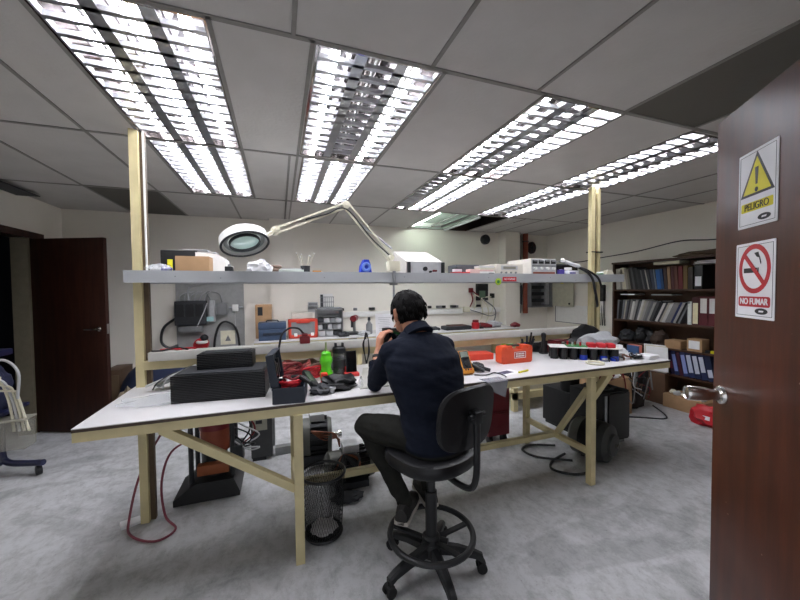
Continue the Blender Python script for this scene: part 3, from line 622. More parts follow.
# ------------------------------------------------------------------ rear bench
RZ = .83
rb = thing('rear_workbench', 'second yellow edged bench with white top along the back wall', 'workbench', (1.6, 4.7, 0))
MB().bb(-.30, 3.58, 4.42, 5.11, RZ-.012, RZ).build('tabletop', LAMW, rb)
MB().bb(-.30, 3.58, 4.43, 4.47, RZ-.065, RZ-.012).build('front_rail', YEL, rb)
for x in (-.25, 1.0, 2.42, 3.53):
    MB().bb(x-.03, x+.03, 4.45, 4.51, 0, RZ-.065).build('leg', YEL, rb); MB().bb(x-.03, x+.03, 5.0, 5.06, 0, RZ-.012).build('leg', YEL, rb)
MB().bb(-.25, 3.53, 4.72, 4.76, .18, .22).build('stretcher', YEL, rb)
q = MB().bb(.85, .96, 4.418, 4.43, RZ-.07, RZ-.02, bev=.002).build('socket_plate', BLK, rb)
t = thing('toolbox', 'blue steel toolbox at the left end of the rear bench', 'toolbox', (-.09, 4.6, RZ))
MB().bb(-.25, .07, 4.50, 4.72, RZ, RZ+.14, bev=.006).build('body', STEELB, t); MB().bb(-.255, .075, 4.495, 4.725, RZ+.142, RZ+.225, bev=.01).build('lid', STEELB, t)
MB().bb(-.2, .02, 4.488, 4.496, RZ+.07, RZ+.10).build('front_band', NAVY, t); MB().tube([(-.16, 4.6, RZ+.22), (-.15, 4.6, RZ+.245), (-.03, 4.6, RZ+.245), (-.02, 4.6, RZ+.22)], .008, k=2).build('handle', CHAR, t)
t = carton('brown cardboard box standing behind the blue toolbox', -.30, -.10, 4.76, 4.95, RZ, 1.27, CARD)
MB().bb(-.27, -.21, 4.757, 4.761, 1.13, 1.24).build('hand_hole', BLK, t)
t = thing('drill_case', 'orange red tool case with grey centre on the rear bench', 'case', (.285, 4.62, RZ))
MB().bb(.10, .47, 4.56, 4.68, RZ, RZ+.05, bev=.015).bb(.10, .47, 4.56, 4.68, RZ+.21, RZ+.25, bev=.015).bb(.10, .14, 4.56, 4.68, RZ, RZ+.25, bev=.015).bb(.43, .47, 4.56, 4.68, RZ, RZ+.25, bev=.015).build('frame', mat('orange_red_case', '#c8402c', .5), t)
MB().bb(.13, .44, 4.565, 4.675, RZ+.03, RZ+.22).build('shell', GRY, t); MB().bb(.2, .37, 4.55, 4.56, RZ+.2, RZ+.225, bev=.003).build('handle', MATS['orange_red_case'], t)
for x in (.17, .38): MB().bb(x, x+.04, 4.55, 4.565, RZ+.03, RZ+.07, bev=.004).build('latch', WHT, t)
carton('pale box behind the orange red tool case', .15, .42, 4.72, 4.88, RZ, RZ+.32, mat('pale_carton', '#c9c5ba', .7))
t = thing('drawer_rack', 'grey metal component rack with open compartments on the rear bench', 'rack', (.63, 4.68, RZ))
r_ = MB()
for x in (.465, .80): r_.bb(x-.008, x+.008, 4.58, 4.80, RZ, RZ+.36)
for z in (.0, .09, .18, .27, .35): r_.bb(.46, .805, 4.58, 4.80, RZ+z, RZ+z+.01)
r_.bb(.46, .805, 4.795, 4.80, RZ, RZ+.36); r_.build('frame', STEEL, t)
for i in range(5): MB().bb(.48+i*.063, .535+i*.063, 4.60, 4.74, RZ+.10, RZ+.165, bev=.003).build('drawer', [LGRY, CHAR, LGRY, GRY, LGRY][i], t)
for i in range(4): MB().bb(.48+i*.08, .55+i*.08, 4.60, 4.74, RZ+.192, RZ+.25, bev=.003).build('drawer', [CHAR, LGRY, GRY, LGRY][i], t)
for i in range(3): MB().bb(.48+i*.105, .57+i*.105, 4.60, 4.74, RZ+.012, RZ+.08, bev=.003).build('drawer', [LGRY, LGRY, CHAR][i], t)
MB().bb(.47, .80, 4.6, 4.75, RZ+.362, RZ+.385, bev=.004).build('top_tray', GRY, t)
t = thing('bench_drill', 'dark red and black bench drill right of the grey rack', 'drill', (.965, 4.72, RZ))
MB().bb(.88, 1.05, 4.62, 4.80, RZ, RZ+.03, bev=.008).build('base', BLK, t); MB().cyl((1.0, 4.76, RZ), (1.0, 4.76, RZ+.22), .02).build('column', STEEL, t)
MB().cyl((.96, 4.66, RZ+.22), (1.03, 4.82, RZ+.22), .045).build('motor', DRED, t); MB().cyl((.95, 4.68, RZ+.10), (.95, 4.68, RZ+.19), .018).build('chuck', CHAR, t)
t = thing('spray_bottle', 'grey bottle standing on the rear bench near the propped sheet', 'bottle', (1.19, 4.66, RZ))
MB().lathe([(.04, 0), (.045, .01), (.045, .13), (.02, .17), (.018, .19)], (1.19, 4.66, RZ)).build('bottle', GRY, t); MB().lathe([(.02, .19), (.022, .2), (.018, .235)], (1.19, 4.66, RZ)).build('cap', CHAR, t)
for x, y, dx, sd, m_, lb in ((.80, 4.52, .16, 5, CHAR, 'dark crumpled cloth in front of the grey rack on the rear bench'), (1.08, 4.52, .16, 8, LGRY, 'pale crumpled rag before the grey bottle on the rear bench'), (2.10, 4.6, .34, 9, CHAR, 'dark heap of cloth on the rear bench behind the seated person')):
    simple('rag', MB().crumple((x, y, RZ), (dx, .13, .07), sd), m_, lb, 'rag')
t = thing('parts_tray', 'shallow dark tray on the rear bench right of the seated person', 'tray', (2.56, 4.62, RZ))
MB().bb(2.34, 2.78, 4.52, 4.72, RZ, RZ+.06, bev=.02).build('tray', CHAR, t); MB().bb(2.42, 2.70, 4.55, 4.69, RZ+.06, RZ+.075, bev=.005).build('contents', mat('brown_parts', '#6a4d45', .6), t)
t = thing('red_jar', 'red round jar on the rear bench', 'jar', (2.89, 4.6, RZ))
MB().lathe([(.055, 0), (.06, .02), (.06, .09), (.045, .10)], (2.89, 4.6, RZ)).build('jar', RED, t); MB().lathe([(.047, .10), (.047, .135), (.03, .14)], (2.89, 4.6, RZ)).build('lid', DRED, t)
t = thing('angle_grinder', 'dark red and black grinder lying right of the red jar', 'power tool', (3.06, 4.58, RZ))
MB().tube([(2.97, 4.6, RZ+.05), (3.06, 4.58, RZ+.045), (3.16, 4.56, RZ+.03)], [.045, .04, .025]).build('body', DRED, t); MB().cyl((2.98, 4.6, RZ), (2.98, 4.6, RZ+.03), .05).build('disc_guard', BLK, t)
simple('plastic_sheet', MB().crumple((3.27, 4.68, RZ), (.30, .2, .10), 21), SILVERBAG, 'crumpled pale plastic on the right end of the rear bench', 'plastic')
simple('rolled_pouch', MB().tube([(3.47, 4.50, RZ+.035), (3.54, 4.48, RZ+.045), (3.62, 4.47, RZ+.03)], [.02, .045, .025]), DRED, 'dark red pouch at the right corner of the rear bench', 'pouch')
simple('label_card', MB().bb(2.02, 2.2, 4.46, 4.54, RZ, RZ+.015, bev=.002), WHT, 'white flat card on the rear bench edge behind the seated person', 'card')

# ------------------------------------------------------------------ on the walls
WY = YB
t = thing('panel_board', 'grey wall board with breakers and cables behind the bench left end', 'panel', (-.86, WY, .45))
MB().bb(-1.26, -.46, WY-.03, WY, .45, 1.58).build('board', mat('board_grey', '#9a9b99', .6), t)
br = MB().bb(-1.25, -.90, WY-.16, WY-.03, 1.02, 1.33, bev=.01).build('breaker_box', CHAR, t)
for i in range(3): MB().bb(-1.23+i*.11, -1.14+i*.11, WY-.168, WY-.16, 1.06+.07, 1.29).build('breaker', BLK, br)
MB().bb(-1.22, -.95, WY-.13, WY-.03, .93, 1.01, bev=.006).build('terminal_strip', GRY, t)
MB().bb(-.87, -.81, WY-.10, WY-.03, 1.05, 1.33, bev=.005).build('contactor', LGRY, t); MB().bb(-.90, -.82, WY-.115, WY-.10, 1.06, 1.12).build('cyan_tag', mat('cyan_tag', '#a6cfd0', .5), t)
MB().bb(-.78, -.66, WY-.12, WY-.03, 1.14, 1.29, bev=.006).build('relay_box', GRY, t)
MB().bb(-.60, -.53, WY-.07, WY-.03, 1.18, 1.27, bev=.004).build('switch', WHT, t); MB().cyl((-.64, WY-.05, 1.23), (-.47, WY-.05, 1.23), .012).build('conduit', STEEL, t)
MB().cyl((-.57, WY-.04, 1.18), (-.57, WY-.04, .9), .006, n=6).build('conduit', LGRY, t)
for i, pts in enumerate([[(-1.24, WY-.08, 1.12), (-1.38, WY-.1, 1.0), (-1.41, WY-.1, .82), (-1.33, WY-.1, .74), (-1.24, WY-.06, .76)], [(-.83, WY-.05, .55), (-.82, WY-.07, .8), (-.76, WY-.08, 1.0), (-.66, WY-.09, 1.04), (-.55, WY-.08, .92), (-.51, WY-.05, .55)], [(-.88, WY-.17, 1.3), (-.92, WY-.18, 1.18), (-1.0, WY-.17, 1.0)], [(-1.1, WY-.1, 1.34), (-1.1, WY-.05, 1.5), (-.9, WY-.05, 1.56)], [(-.72, WY-.08, 1.3), (-.76, WY-.06, 1.42), (-.9, WY-.06, 1.44), (-.86, WY-.06, 1.34)]]):
    MB().tube(pts, [.016, .014, .006, .008, .006][i], n=8).build('cable', [BLK, BLK, LGRY, STEEL, GRY][i], t)
for i in range(6): MB().tube([(-1.2+i*.055, WY-.1, 1.33), (-1.19+i*.06, WY-.1, 1.40+.02*(i % 2)), (-1.1+i*.05, WY-.06, 1.45)], .005, n=6).build('wire', STEEL, t)
sh = MB().bb(-.755, -.575, WY-.034, WY-.03, .73, .92).build('notice', mat('cream_paper', '#e6e1c8', .7), t)
MB().prism([(-.70, .78), (-.63, .78), (-.665, .86)], WY-.036, WY-.034, Matrix(((1, 0, 0, 0), (0, 0, 1, 0), (0, 1, 0, 0), (0, 0, 0, 1)))).build('pictogram', GRY, sh)
t = thing('tape_reel', 'red reel with white band hanging low on the grey wall board', 'reel', (-.97, WY-.10, .66))
MB().cyl((-.97, WY-.15, .76), (-.97, WY-.04, .76), .085).build('reel', RED, t); MB().tor((-.95, WY-.16, .80), .05, .02, M=None, n=20).build('band', WHT, t); MB().ball((-.93, WY-.13, .85), (.05, .04, .045)).build('wheel', CHAR, t)
t = thing('wall_basket', 'small white wire basket bracket on the back wall above the grey rack', 'basket', (.66, WY, 1.12))
b_ = MB()
for i in range(7): b_.bb(.565+i*.03, .571+i*.03, WY-.09, WY-.085, 1.2, 1.35)
for z in (1.2, 1.275, 1.35): b_.bb(.56, .755, WY-.092, WY-.084, z, z+.008); 
for x in (.56, .747): b_.bb(x, x+.008, WY-.09, WY, 1.2, 1.208); b_.bb(x, x+.008, WY-.09, WY, 1.345, 1.353)
b_.build('wire_frame', GRY, t); MB().bb(.56, .75, WY-.012, WY, 1.12, 1.40).build('back_plate', WHT, t); MB().bb(.565, .60, WY-.08, WY-.02, 1.21, 1.39, bev=.006).build('tool', CHAR, t)
t = thing('wall_shelf', 'tiny grey wall rack left of the white wire basket', 'rack', (.46, WY, 1.13))
MB().bb(.39, .53, WY-.09, WY, 1.22, 1.235).bb(.39, .53, WY-.012, WY, 1.13, 1.28).build('rack', LGRY, t); MB().bb(.40, .52, WY-.08, WY-.02, 1.235, 1.27, bev=.004).build('contents', GRY, t)
t = thing('cable_trunking', 'white cable trunking with sockets running along the back wall', 'trunking', (2.3, WY, 1.04))
MB().bb(.75, 3.70, WY-.05, WY, 1.04, 1.12, bev=.004).build('trunking', WHT, t)
for i, x in enumerate((.82, 1.06, 1.3, 2.30, 2.45, 2.56, 2.72, 2.80, 3.2)):
    MB().bb(x, x+(.05 if i % 2 else .09), WY-.057, WY-.005, 1.14, 1.18, bev=.004).build('socket', BLK if i % 3 != 1 else GRY, t)
MB().bb(2.93, 3.05, WY-.10, WY-.05, 1.06, 1.15, bev=.006).build('junction_box', CREAM, t); MB().tube([(3.05, WY-.07, 1.10), (3.25, WY-.08, 1.04), (3.45, WY-.08, .98), (3.6, WY-.05, 1.0)], .008).build('flex', GRY, t)
t = thing('wiring_panel', 'dark circuit panel with hanging wires on the back wall', 'panel', (3.34, WY, 1.0))
MB().bb(3.22, 3.44, WY-.05, WY, 1.25, 1.54).build('circuit_board', BLK, t); MB().bb(3.26, 3.38, WY-.056, WY-.05, 1.30, 1.42).build('green_module', mat('dull_green', '#56705a', .6), t)
for i, (x, z, m_) in enumerate(((3.10, 1.42, DRED), (3.16, 1.34, CREAM), (3.3, 1.18, CREAM), (3.42, 1.15, CREAM), (3.52, 1.3, CREAM), (3.56, 1.12, GRY))):
    MB().tube([(3.3, WY-.04, 1.3), (x, WY-.05, z), (x+.03, WY-.05, z-.15), (x-.02, WY-.04, z-.28)], .011, n=6).build('wire', m_, t)
for x, z in ((3.10, 1.43), (3.53, 1.33)): MB().bb(x-.03, x+.03, WY-.07, WY-.01, z-.04, z+.04, bev=.005).build('plug', DRED if x < 3.2 else BLK, t)
t = thing('wall_speaker', 'small round black speaker high on the back wall', 'speaker', (3.40, WY, 2.25))
M_ = Matrix.Translation((3.40, WY, 2.31)) @ Matrix.Rotation(PI/2, 4, 'X')
MB().lathe([(.085, 0), (.085, .05), (.06, .075), (.055, .06)], M=M_).build('housing', BLK, t); MB().lathe([(.055, .06), (.02, .068), (.001, .068)], M=M_).build('cone', CHAR, t)
t = thing('red_column_pipe', 'reddish brown vertical pipe in the corner above the four meter supply', 'pipe', (4.22, WY-.06, 1.6))
MB().cyl((4.22, WY-.07, 1.0), (4.22, WY-.07, ZC), .045).build('pipe', TERRA, t)
for z in (1.6, 2.3): MB().tor((4.22, WY-.07, z), .05, .008, n=20).build('collar', CHAR, t)
simple('recess_shade', MB().bb(4.0, 4.17, WY-.02, WY, 1.0, ZC-.02), mat('recess_dark', '#6f6c62', .7), 'flat dark sheet for the shaded recess between the wall pier and the reddish pipe', 'panel')  # sheet coloured dark to stand in for the shade of the recess
t = thing('wall_fan', 'dark oval fan on the back wall right of the reddish pipe', 'fan', (4.40, WY, 2.08))
M_ = Matrix.Translation((4.40, WY, 2.20)) @ Matrix.Rotation(PI/2, 4, 'X') @ Matrix.Diagonal((.85, 1.1, 1, 1))
MB().lathe([(.10, 0), (.10, .04), (.085, .05), (.085, .02)], M=M_).build('rim', mat('dark_brown', '#3a2520', .6), t); MB().lathe([(.03, 0), (.03, .045), (.001, .05)], M=M_).build('hub', BLK, t)
for i in range(4): MB().box((.055*math.cos(i*PI/2), .055*math.sin(i*PI/2), .03), (.06, .03, .004), (.3, 0, i*PI/2), M=M_).build('blade', CHAR, t)
t = thing('socket_frames', 'pair of dark grey frames on the pier beside the electrical cabinet', 'panel', (4.10, WY, 1.14))
MB().bb(4.01, 4.17, WY-.05, WY, 1.15, 1.52, bev=.005).build('frame', GRY, t); MB().bb(4.03, 4.15, WY-.056, WY-.05, 1.17, 1.50).build('mesh_panel', CHAR, t)
t = thing('electrical_cabinet', 'open grey electrical cabinet with cream door in the right back corner', 'cabinet', (4.5, WY, 1.1))
cb = MB().bb(4.23, 4.25, WY-.2, WY, 1.11, 1.60).bb(4.71, 4.73, WY-.2, WY, 1.11, 1.60).bb(4.23, 4.73, WY-.2, WY, 1.11, 1.13).bb(4.23, 4.73, WY-.2, WY, 1.58, 1.60).bb(4.23, 4.73, WY-.02, WY, 1.11, 1.60).build('casing', GRY, t)
for z in (1.2, 1.32, 1.44): MB().bb(4.27, 4.6, WY-.12, WY-.02, z, z+.06, bev=.004).build('terminal_row', CHAR, t)
MB().bb(4.62, 4.70, WY-.14, WY-.02, 1.15, 1.55, bev=.004).build('duct', LGRY, t)
dr = MB().bb(4.715, 4.735, 4.45, WY-.2, 1.13, 1.585, bev=.004).build('cabinet_door', mat('cream_grey', '#bdb9a6', .5), t)
MB().cyl((4.705, 4.53, 1.18), (4.716, 4.53, 1.18), .018).build('lock', BLK, dr); MB().bb(4.71, 4.716, 4.66, 4.72, 1.53, 1.57).build('yellow_tag', YLW, dr)
t = thing('wall_board', 'white board on the right wall under the electrical cabinet door', 'board', (4.77, 4.56, .85))
MB().bb(4.765, 4.78, 4.22, 4.90, .84, 1.15).build('board', WHT, t); MB().bb(4.76, 4.766, 4.22, 4.90, .84, .852).bb(4.76, 4.766, 4.885, 4.90, .84, 1.15).build('edge_trim', GRY, t)
t = thing('hanging_brush', 'long black brush hanging on the right wall left of the bookcase', 'brush', (4.76, 3.92, .85))
MB().bb(4.72, 4.775, 3.88, 3.98, 1.24, 1.50, bev=.02).build('head', BLK, t); MB().bb(4.74, 4.775, 3.90, 3.96, 1.05, 1.25, bev=.004).build('white_tag', WHT, t)
for i in range(3): MB().tube([(4.75, 3.90+i*.03, 1.25), (4.74, 3.89+i*.035, 1.05), (4.75, 3.88+i*.04, .86)], .007, n=6).build('cord', BLK, t)
simple('wall_cable', MB().tube([(4.77, 4.9, 1.93), (4.77, 4.4, 1.89), (4.77, 4.0, 1.92), (4.77, 3.4, 1.96), (4.77, 2.87, 2.03), (4.77, 2.5, 2.0), (4.77, 1.9, 2.0)], .007, n=6), CHAR, 'thin dark cable strung along the right wall above the bookcase', 'cable')
simple('wall_cable', MB().tube([(1.75, WY-.01, 1.62), (1.9, WY-.01, 1.74), (2.2, WY-.01, 1.72), (2.6, WY-.01, 1.62), (3.0, WY-.01, 1.68), (3.4, WY-.01, 1.74), (3.69, WY-.01, 1.72)], .008, n=6), CHAR, 'thin dark cable looped along the back wall behind the shelf instruments', 'cable')

# ------------------------------------------------------------------ bookcase on the right wall
BX0, BX1, BY0, BY1 = 4.50, 4.775, 1.75, 3.56
bc = thing('bookcase', 'dark brown wooden bookcase full of files against the right wall', 'bookcase', (4.64, 2.6, 0))
for y in (BY0, BY1-.025): MB().bb(BX0, BX1, y, y+.025, 0, 1.80).build('side_panel', BOOKW, bc)
MB().bb(BX1-.012, BX1, BY0, BY1, 0, 1.80).build('back_panel', BOOKL, bc)
SZ = {1: 1.425, 2: 1.01, 3: .70, 4: .385, 5: .05}
MB().bb(BX0-.01, BX1, BY0-.01, BY1+.01, 1.78, 1.805).build('top_panel', BOOKW, bc)
for k in (1, 2, 3): MB().bb(BX0, BX1-.012, BY0+.025, BY1-.025, SZ[k]-.022, SZ[k]).build('shelf', BOOKW, bc)
MB().bb(BX0, BX1-.012, BY0+.025, 2.86, SZ[4]-.022, SZ[4]).build('shelf', BOOKW, bc)
q = MB().bb(BX0, BX1-.012, 2.86, 2.885, .0, SZ[3]-.022).build('divider', BOOKL, bc)
MB().bb(BX0-.004, BX0, 2.86, 2.885, .0, SZ[3]-.022).build('edge_band', CREAM, q)
ORD = ['first', 'second', 'third', 'fourth', 'fifth', 'sixth', 'seventh', 'eighth', 'ninth', 'tenth', 'eleventh', 'twelfth', 'thirteenth', 'fourteenth', 'fifteenth', 'sixteenth', 'seventeenth', 'eighteenth', 'nineteenth', 'twentieth', 'twenty-first', 'twenty-second', 'twenty-third', 'twenty-fourth', 'twenty-fifth', 'twenty-sixth', 'twenty-seventh', 'twenty-eighth', 'twenty-ninth', 'thirtieth', 'thirty-first', 'thirty-second', 'thirty-third', 'thirty-fourth']
def row(items, z, y_start, shelf, group, seed):
    """items: (colour, name, thickness, height, lean in degrees, label patch colour); laid from the far end towards the door"""
    rnd = random.Random(seed); y = y_start; n = 0
    for col, cname, th, h, lean, patch in items:
        n += 1; a = -math.radians(lean); dep = .19+.03*rnd.random()
        kind = 'binder' if patch else 'book'
        pos = f'{ORD[n-1]} from the far end of the {shelf}'
        t = thing(kind, f'{cname} {kind}, {pos}', kind, (BX0+.02+dep/2, y-th/2, z), group=group)
        lift = th/2*abs(math.sin(a))
        M_ = Matrix.Translation((BX0+.02, y-th/2/math.cos(a)-(0 if a >= 0 else 0), z+lift)) @ Matrix.Rotation(a, 4, 'X')
        # cover: spine and two boards; pages between
        m_ = mat('book_'+col.strip('#'), col, .6, var=.12)
        cv = MB().box((.003, 0, h/2), (.006, th, h), M=M_)
        for s in (-1, 1): cv.box((dep/2, s*(th/2-.0015), h/2), (dep, .003, h), M=M_)
        cv.build('cover', m_, t)
        MB().box((dep/2+.003, 0, h/2), (dep-.012, th-.007, h-.008), M=M_).build('pages', PAPER, t)
        if patch: MB().box((-.0012, 0, h*patch[1]), (.002, th*.72, h*patch[2]), M=M_).build('spine_label', mat('patch_'+patch[0].strip('#'), patch[0], .7), t)
        y -= th/math.cos(a)+.0015+(lift*.15)
    return y
g1 = [('#b9b4aa', 'pale grey', .06, .29, 2, None), ('#8d8a84', 'grey', .03, .28, 2, None), ('#d3ccb5', 'cream', .055, .30, 9, None), ('#a7a296', 'beige grey', .03, .29, 9, None), ('#8b8577', 'drab', .028, .285, 9, None), ('#2d2c2c', 'black', .03, .29, 10, None), ('#565759', 'slate', .028, .30, 10, None), ('#252628', 'black', .035, .30, 10, None), ('#3a3b3f', 'charcoal', .03, .29, 11, None), ('#2b2c30', 'black', .032, .27, 11, None), ('#67686a', 'mid grey', .02, .26, 12, None), ('#2f3034', 'black', .035, .265, 12, None), ('#cfcabd', 'cream', .014, .26, 12, None), ('#33343a', 'charcoal', .035, .26, 12, None), ('#3f4656', 'blue grey', .035, .255, 10, None), ('#7d8796', 'pale blue', .02, .255, 9, None), ('#2560a8', 'bright blue', .05, .25, 7, None), ('#274a78', 'dark blue', .03, .255, 7, None), ('#3a2724', 'dark brown', .04, .26, 5, None), ('#9c7a58', 'tan', .035, .275, 4, None), ('#4f2424', 'dark red', .035, .27, 3, None), ('#6d4237', 'brown', .04, .28, 3, None), ('#6a2327', 'maroon', .05, .275, 2, None), ('#7a6238', 'olive brown', .045, .275, 1, None), ('#352f2a', 'dark', .05, .26, 0, None)]
y = row(g1, SZ[1], 3.515, 'top shelf', 'files on the top bookcase shelf', 3)
t = thing('binder', 'dark binder with white label at the near end of the top shelf', 'binder', (4.6, y-.06, SZ[1]))
MB().bb(BX0+.01, 4.74, y-.10, y-.02, SZ[1], 1.70, bev=.003).build('cover', BLK, t); MB().bb(BX0+.007, BX0+.0105, y-.09, y-.03, 1.46, 1.57).build('spine_label', PAPER, t)
carton('thick cream pad lying flat across the black books of the top shelf', BX0+.03, 4.72, 2.72, 3.02, 1.735, 1.772, CREAM, name='document_pad', cat='pad')
sp = thing('paper_stack', 'pile of white papers lying across the maroon books on the top shelf', 'papers', (4.6, 2.42, 1.71))
for i in range(4): MB().box((4.62, 2.42+.01*math.sin(i*4), 1.715+i*.010), (.2, .30-.02*i, .0085), (0, 0, .03*math.sin(i*5))).build('sheet_bundle', PAPER if i % 2 else LGRY, sp)
rnd = random.Random(12); g2 = []
for i in range(31):
    c, nme = rnd.choice([('#b5b2ae', 'pale grey'), ('#8f8d8b', 'grey'), ('#e6e4e0', 'whitish'), ('#4a4b4e', 'dark grey'), ('#a89a98', 'pinkish grey'), ('#1f2022', 'black'), ('#e0ded9', 'off-white'), ('#77797d', 'mid grey'), ('#c8c2b2', 'cream')])
    if i == 27: c, nme = '#2c3560', 'navy blue'
    g2.append((c, nme, .016+.016*rnd.random(), .25+.035*rnd.random(), -3-min(i, 20)*1.0, None))
y = row(g2, SZ[2], 3.505, 'second shelf', 'magazines on the second bookcase shelf', 5)
g3 = [('#c9cdca', 'pale green', .045, .27, 0, ('#e3e6e2', .5, .8)), ('#46161c', 'dark maroon', .07, .32, 0, ('#e0d6b2', .42, .75)), ('#591821', 'maroon', .085, .33, 0, ('#d9d4d2', .68, .5)), ('#591821', 'wide maroon', .085, .33, 0, ('#d9d4d2', .68, .5)), ('#4a141b', 'deep maroon', .085, .33, 0, ('#d9d4d2', .68, .5))]
y = row([(a, b, c, d, e, f) for a, b, c, d, e, f in g3], SZ[2], min(y-.06, 2.62), 'standing binders on the second shelf', 'binders on the second bookcase shelf', 6)
for yy, a, b, lb in ((3.36, .20, .11, 'whitish folder lying on the leaning magazines at the far end of the second shelf'), (2.92, .24, .2, 'grey folder lying on top of the leaning magazines in mid second shelf')):
    simple('folder', MB().box((4.63, yy, SZ[2]+.345), (.2, a, .014)), PAPER if a < .22 else LGRY, lb, 'folder')
# third shelf clutter
simple('brown_paper', MB().crumple((4.62, 2.45, 1.805), (.2, .75, .07), 4, amp=.5), mat('brown_paper', '#6b5a49', .8), 'brown crumpled wrapping lying on top of the bookcase', 'paper')
for i, (yy, s, z, m_, lb) in enumerate(((3.42, .2, .17, CHAR, 'dark crumpled bag at the far end of the third bookcase shelf'), (3.2, .22, .22, BLK, 'black crumpled bag in the middle of the third bookcase shelf'), (2.98, .16, .20, mat('brown_heap', '#4a3b32', .8), 'brown crumpled bag beside the small carton on the third shelf'))):
    simple('crumpled_bag', MB().crumple((4.62, yy, SZ[3]), (.2, s, z), 30+i), m_, lb, 'bag')
carton('small brown carton on the third bookcase shelf', 4.51, 4.68, 2.68, 2.86, SZ[3], .80, CARD)
t = carton('little square carton with white label on the third bookcase shelf', 4.52, 4.66, 2.47, 2.62, SZ[3], .845, CARD)
MB().bb(4.516, 4.52, 2.49, 2.60, SZ[3]+.03, .825).build('label', PAPER, t)
t = thing('level', 'yellow tipped stick lying at the near end of the third shelf', 'tool', (4.56, 2.3, SZ[3]))
MB().bb(4.54, 4.57, 2.18, 2.40, SZ[3], SZ[3]+.03, bev=.003).build('body', YLW, t); MB().bb(4.54, 4.57, 2.40, 2.45, SZ[3], SZ[3]+.03, bev=.003).build('tip', BLK, t)
# fourth shelf: blue binders
g4 = [('#2a1f3a', 'dark violet', .045, .28, 10, ('#6b2a3a', .4, .3)), ('#27315a', 'navy blue', .05, .29, 11, ('#7c8cc8', .5, .7)), ('#471a2e', 'plum', .04, .28, 11, None), ('#2a3566', 'royal blue', .055, .29, 11, ('#8b97d0', .5, .75)), ('#26305c', 'dark blue', .06, .29, 11, ('#b9c0d8', .55, .7)), ('#1f2a4e', 'deep blue', .06, .29, 11, ('#c6cbdc', .55, .7)), ('#24305a', 'blue', .06, .29, 11, ('#c6cbdc', .6, .6)), ('#1d2747', 'midnight blue', .06, .29, 11, ('#c6cbdc', .3, .3))]
row(g4, SZ[4], 2.79, 'fourth shelf', 'blue binders on the fourth bookcase shelf', 9)
t = thing('folder_box', 'cream folders leaning at the bookcase front beside the bench end', 'folders', (4.42, 2.95, .38))
for i in range(3):
    M_ = Matrix.Translation((4.47-.012*i, 2.94, .385)) @ Matrix.Rotation(math.radians(-2), 4, 'X')
    MB().box((0, -.02*i, .17), (.008, .26, .34-.02*i), M=M_).build('folder', CREAM if i % 2 else PAPER, t)
MB().bb(4.43, 4.50, 2.80, 3.08, .0, .384).build('support_carton', BOOKL, t)
t = carton('open cardboard box of white parts on the bookcase floor', 4.40, 4.70, 2.36, 2.80, .0, .16, CARD)
for i in range(6): simple('white_part', MB().crumple((4.47+.03*(i % 2), 2.42+i*.065, .16), (.09, .07, .05), 50+i, sub=2), CREAM if i % 2 else LGRY, f'{ORD[i]} crumpled white part from the near end in the open cardboard box', 'part', 'white parts in the cardboard box')
t = thing('red_bag', 'bright red bag on the floor behind the door knob', 'bag', (4.22, 2.25, 0))
MB().crumple((4.22, 2.22, 0), (.24, .34, .22), 61, amp=.3).build('bag', RED, t); MB().box((4.11, 2.20, .10), (.01, .07, .04), (0, .3, 0)).build('white_print', PAPER, t)
simple('floor_cable', MB().tube([(3.5, 2.75, .008), (3.75, 2.62, .008), (3.95, 2.5, .008), (4.05, 2.55, .02), (4.15, 2.75, .05)], .008, n=6), CHAR, 'thin dark cable lying on the floor before the bookcase', 'cable')

# ------------------------------------------------------------------ on the bench, left to right
T = TZ
simple('plastic_sheet', MB().crumple((-.62, 2.16, T), (.34, .22, .02), 77, amp=.5), CLEARP, 'flattened clear plastic sheet at the left corner of the bench', 'plastic')
def ribbed(name, label, x0, x1, y0, y1, z0, z1, n, rz=0.):
    c = Vector(((x0+x1)/2, (y0+y1)/2, z0)); t = thing(name, label, 'amplifier', c, rz)
    W, D, H = x1-x0, y1-y0, z1-z0
    MB().bb(-W/2+.006, W/2-.006, -D/2+.012, D/2, 0, H, bev=.004).build('casing', BLKM, t, local=True)
    f = MB(); st = H/n
    for i in range(n): f.bb(-W/2, W/2, -D/2, -D/2+.013, i*st+st*.06, i*st+st*.86)
    for s in (-1, 1):
        for i in range(n): f.bb(s*W/2-(.007 if s > 0 else 0), s*W/2+(.007 if s < 0 else 0), -D/2, D/2-.01, i*st+st*.12, i*st+st*.78)
    f.build('cooling_fins', BLKM, t, local=True)
    MB().bb(-W/2+.02, W/2-.02, -D/2+.03, D/2-.02, H, H+.003).build('top_plate', CHAR, t, local=True)
    return t
ribbed('power_amplifier', 'large black ribbed heatsink box on the bench left part', -.535, -.07, 2.04, 2.31, T, T+.145, 16, -.10)
ribbed('power_amplifier', 'smaller black box sitting on top of the large ribbed box', -.44, -.15, 2.16, 2.30, T+.149, T+.235, 9, -.08)
t = thing('circuit_assembly', 'heap of circuit boards and wires behind the large black box', 'electronics', (-.56, 2.42, T))
for i in range(7): MB().box((-.66+.05*i, 2.40+.02*(i % 3), T+.05+.018*i), (.10, .07, .012), (.3*math.sin(i), -.45, .5*math.cos(i*2))).build('circuit_board', [GALV, CHAR, LGRY, GALV, mat('pale_pcb', '#7d8a78', .6), CHAR, LGRY][i], t)
for i in range(5): MB().tube([(-.72+.05*i, 2.38, T+.008), (-.68+.04*i, 2.34, T+.06+.01*i), (-.60+.03*i, 2.40, T+.10), (-.55, 2.44, T+.06)], .004, n=6).build('wire', [BLK, LGRY, CHAR, BLK, COPPER][i], t)
MB().bar((-.75, 2.36, T+.035), (-.5, 2.42, T+.13), .03, .008).build('rail', LGRY, t)
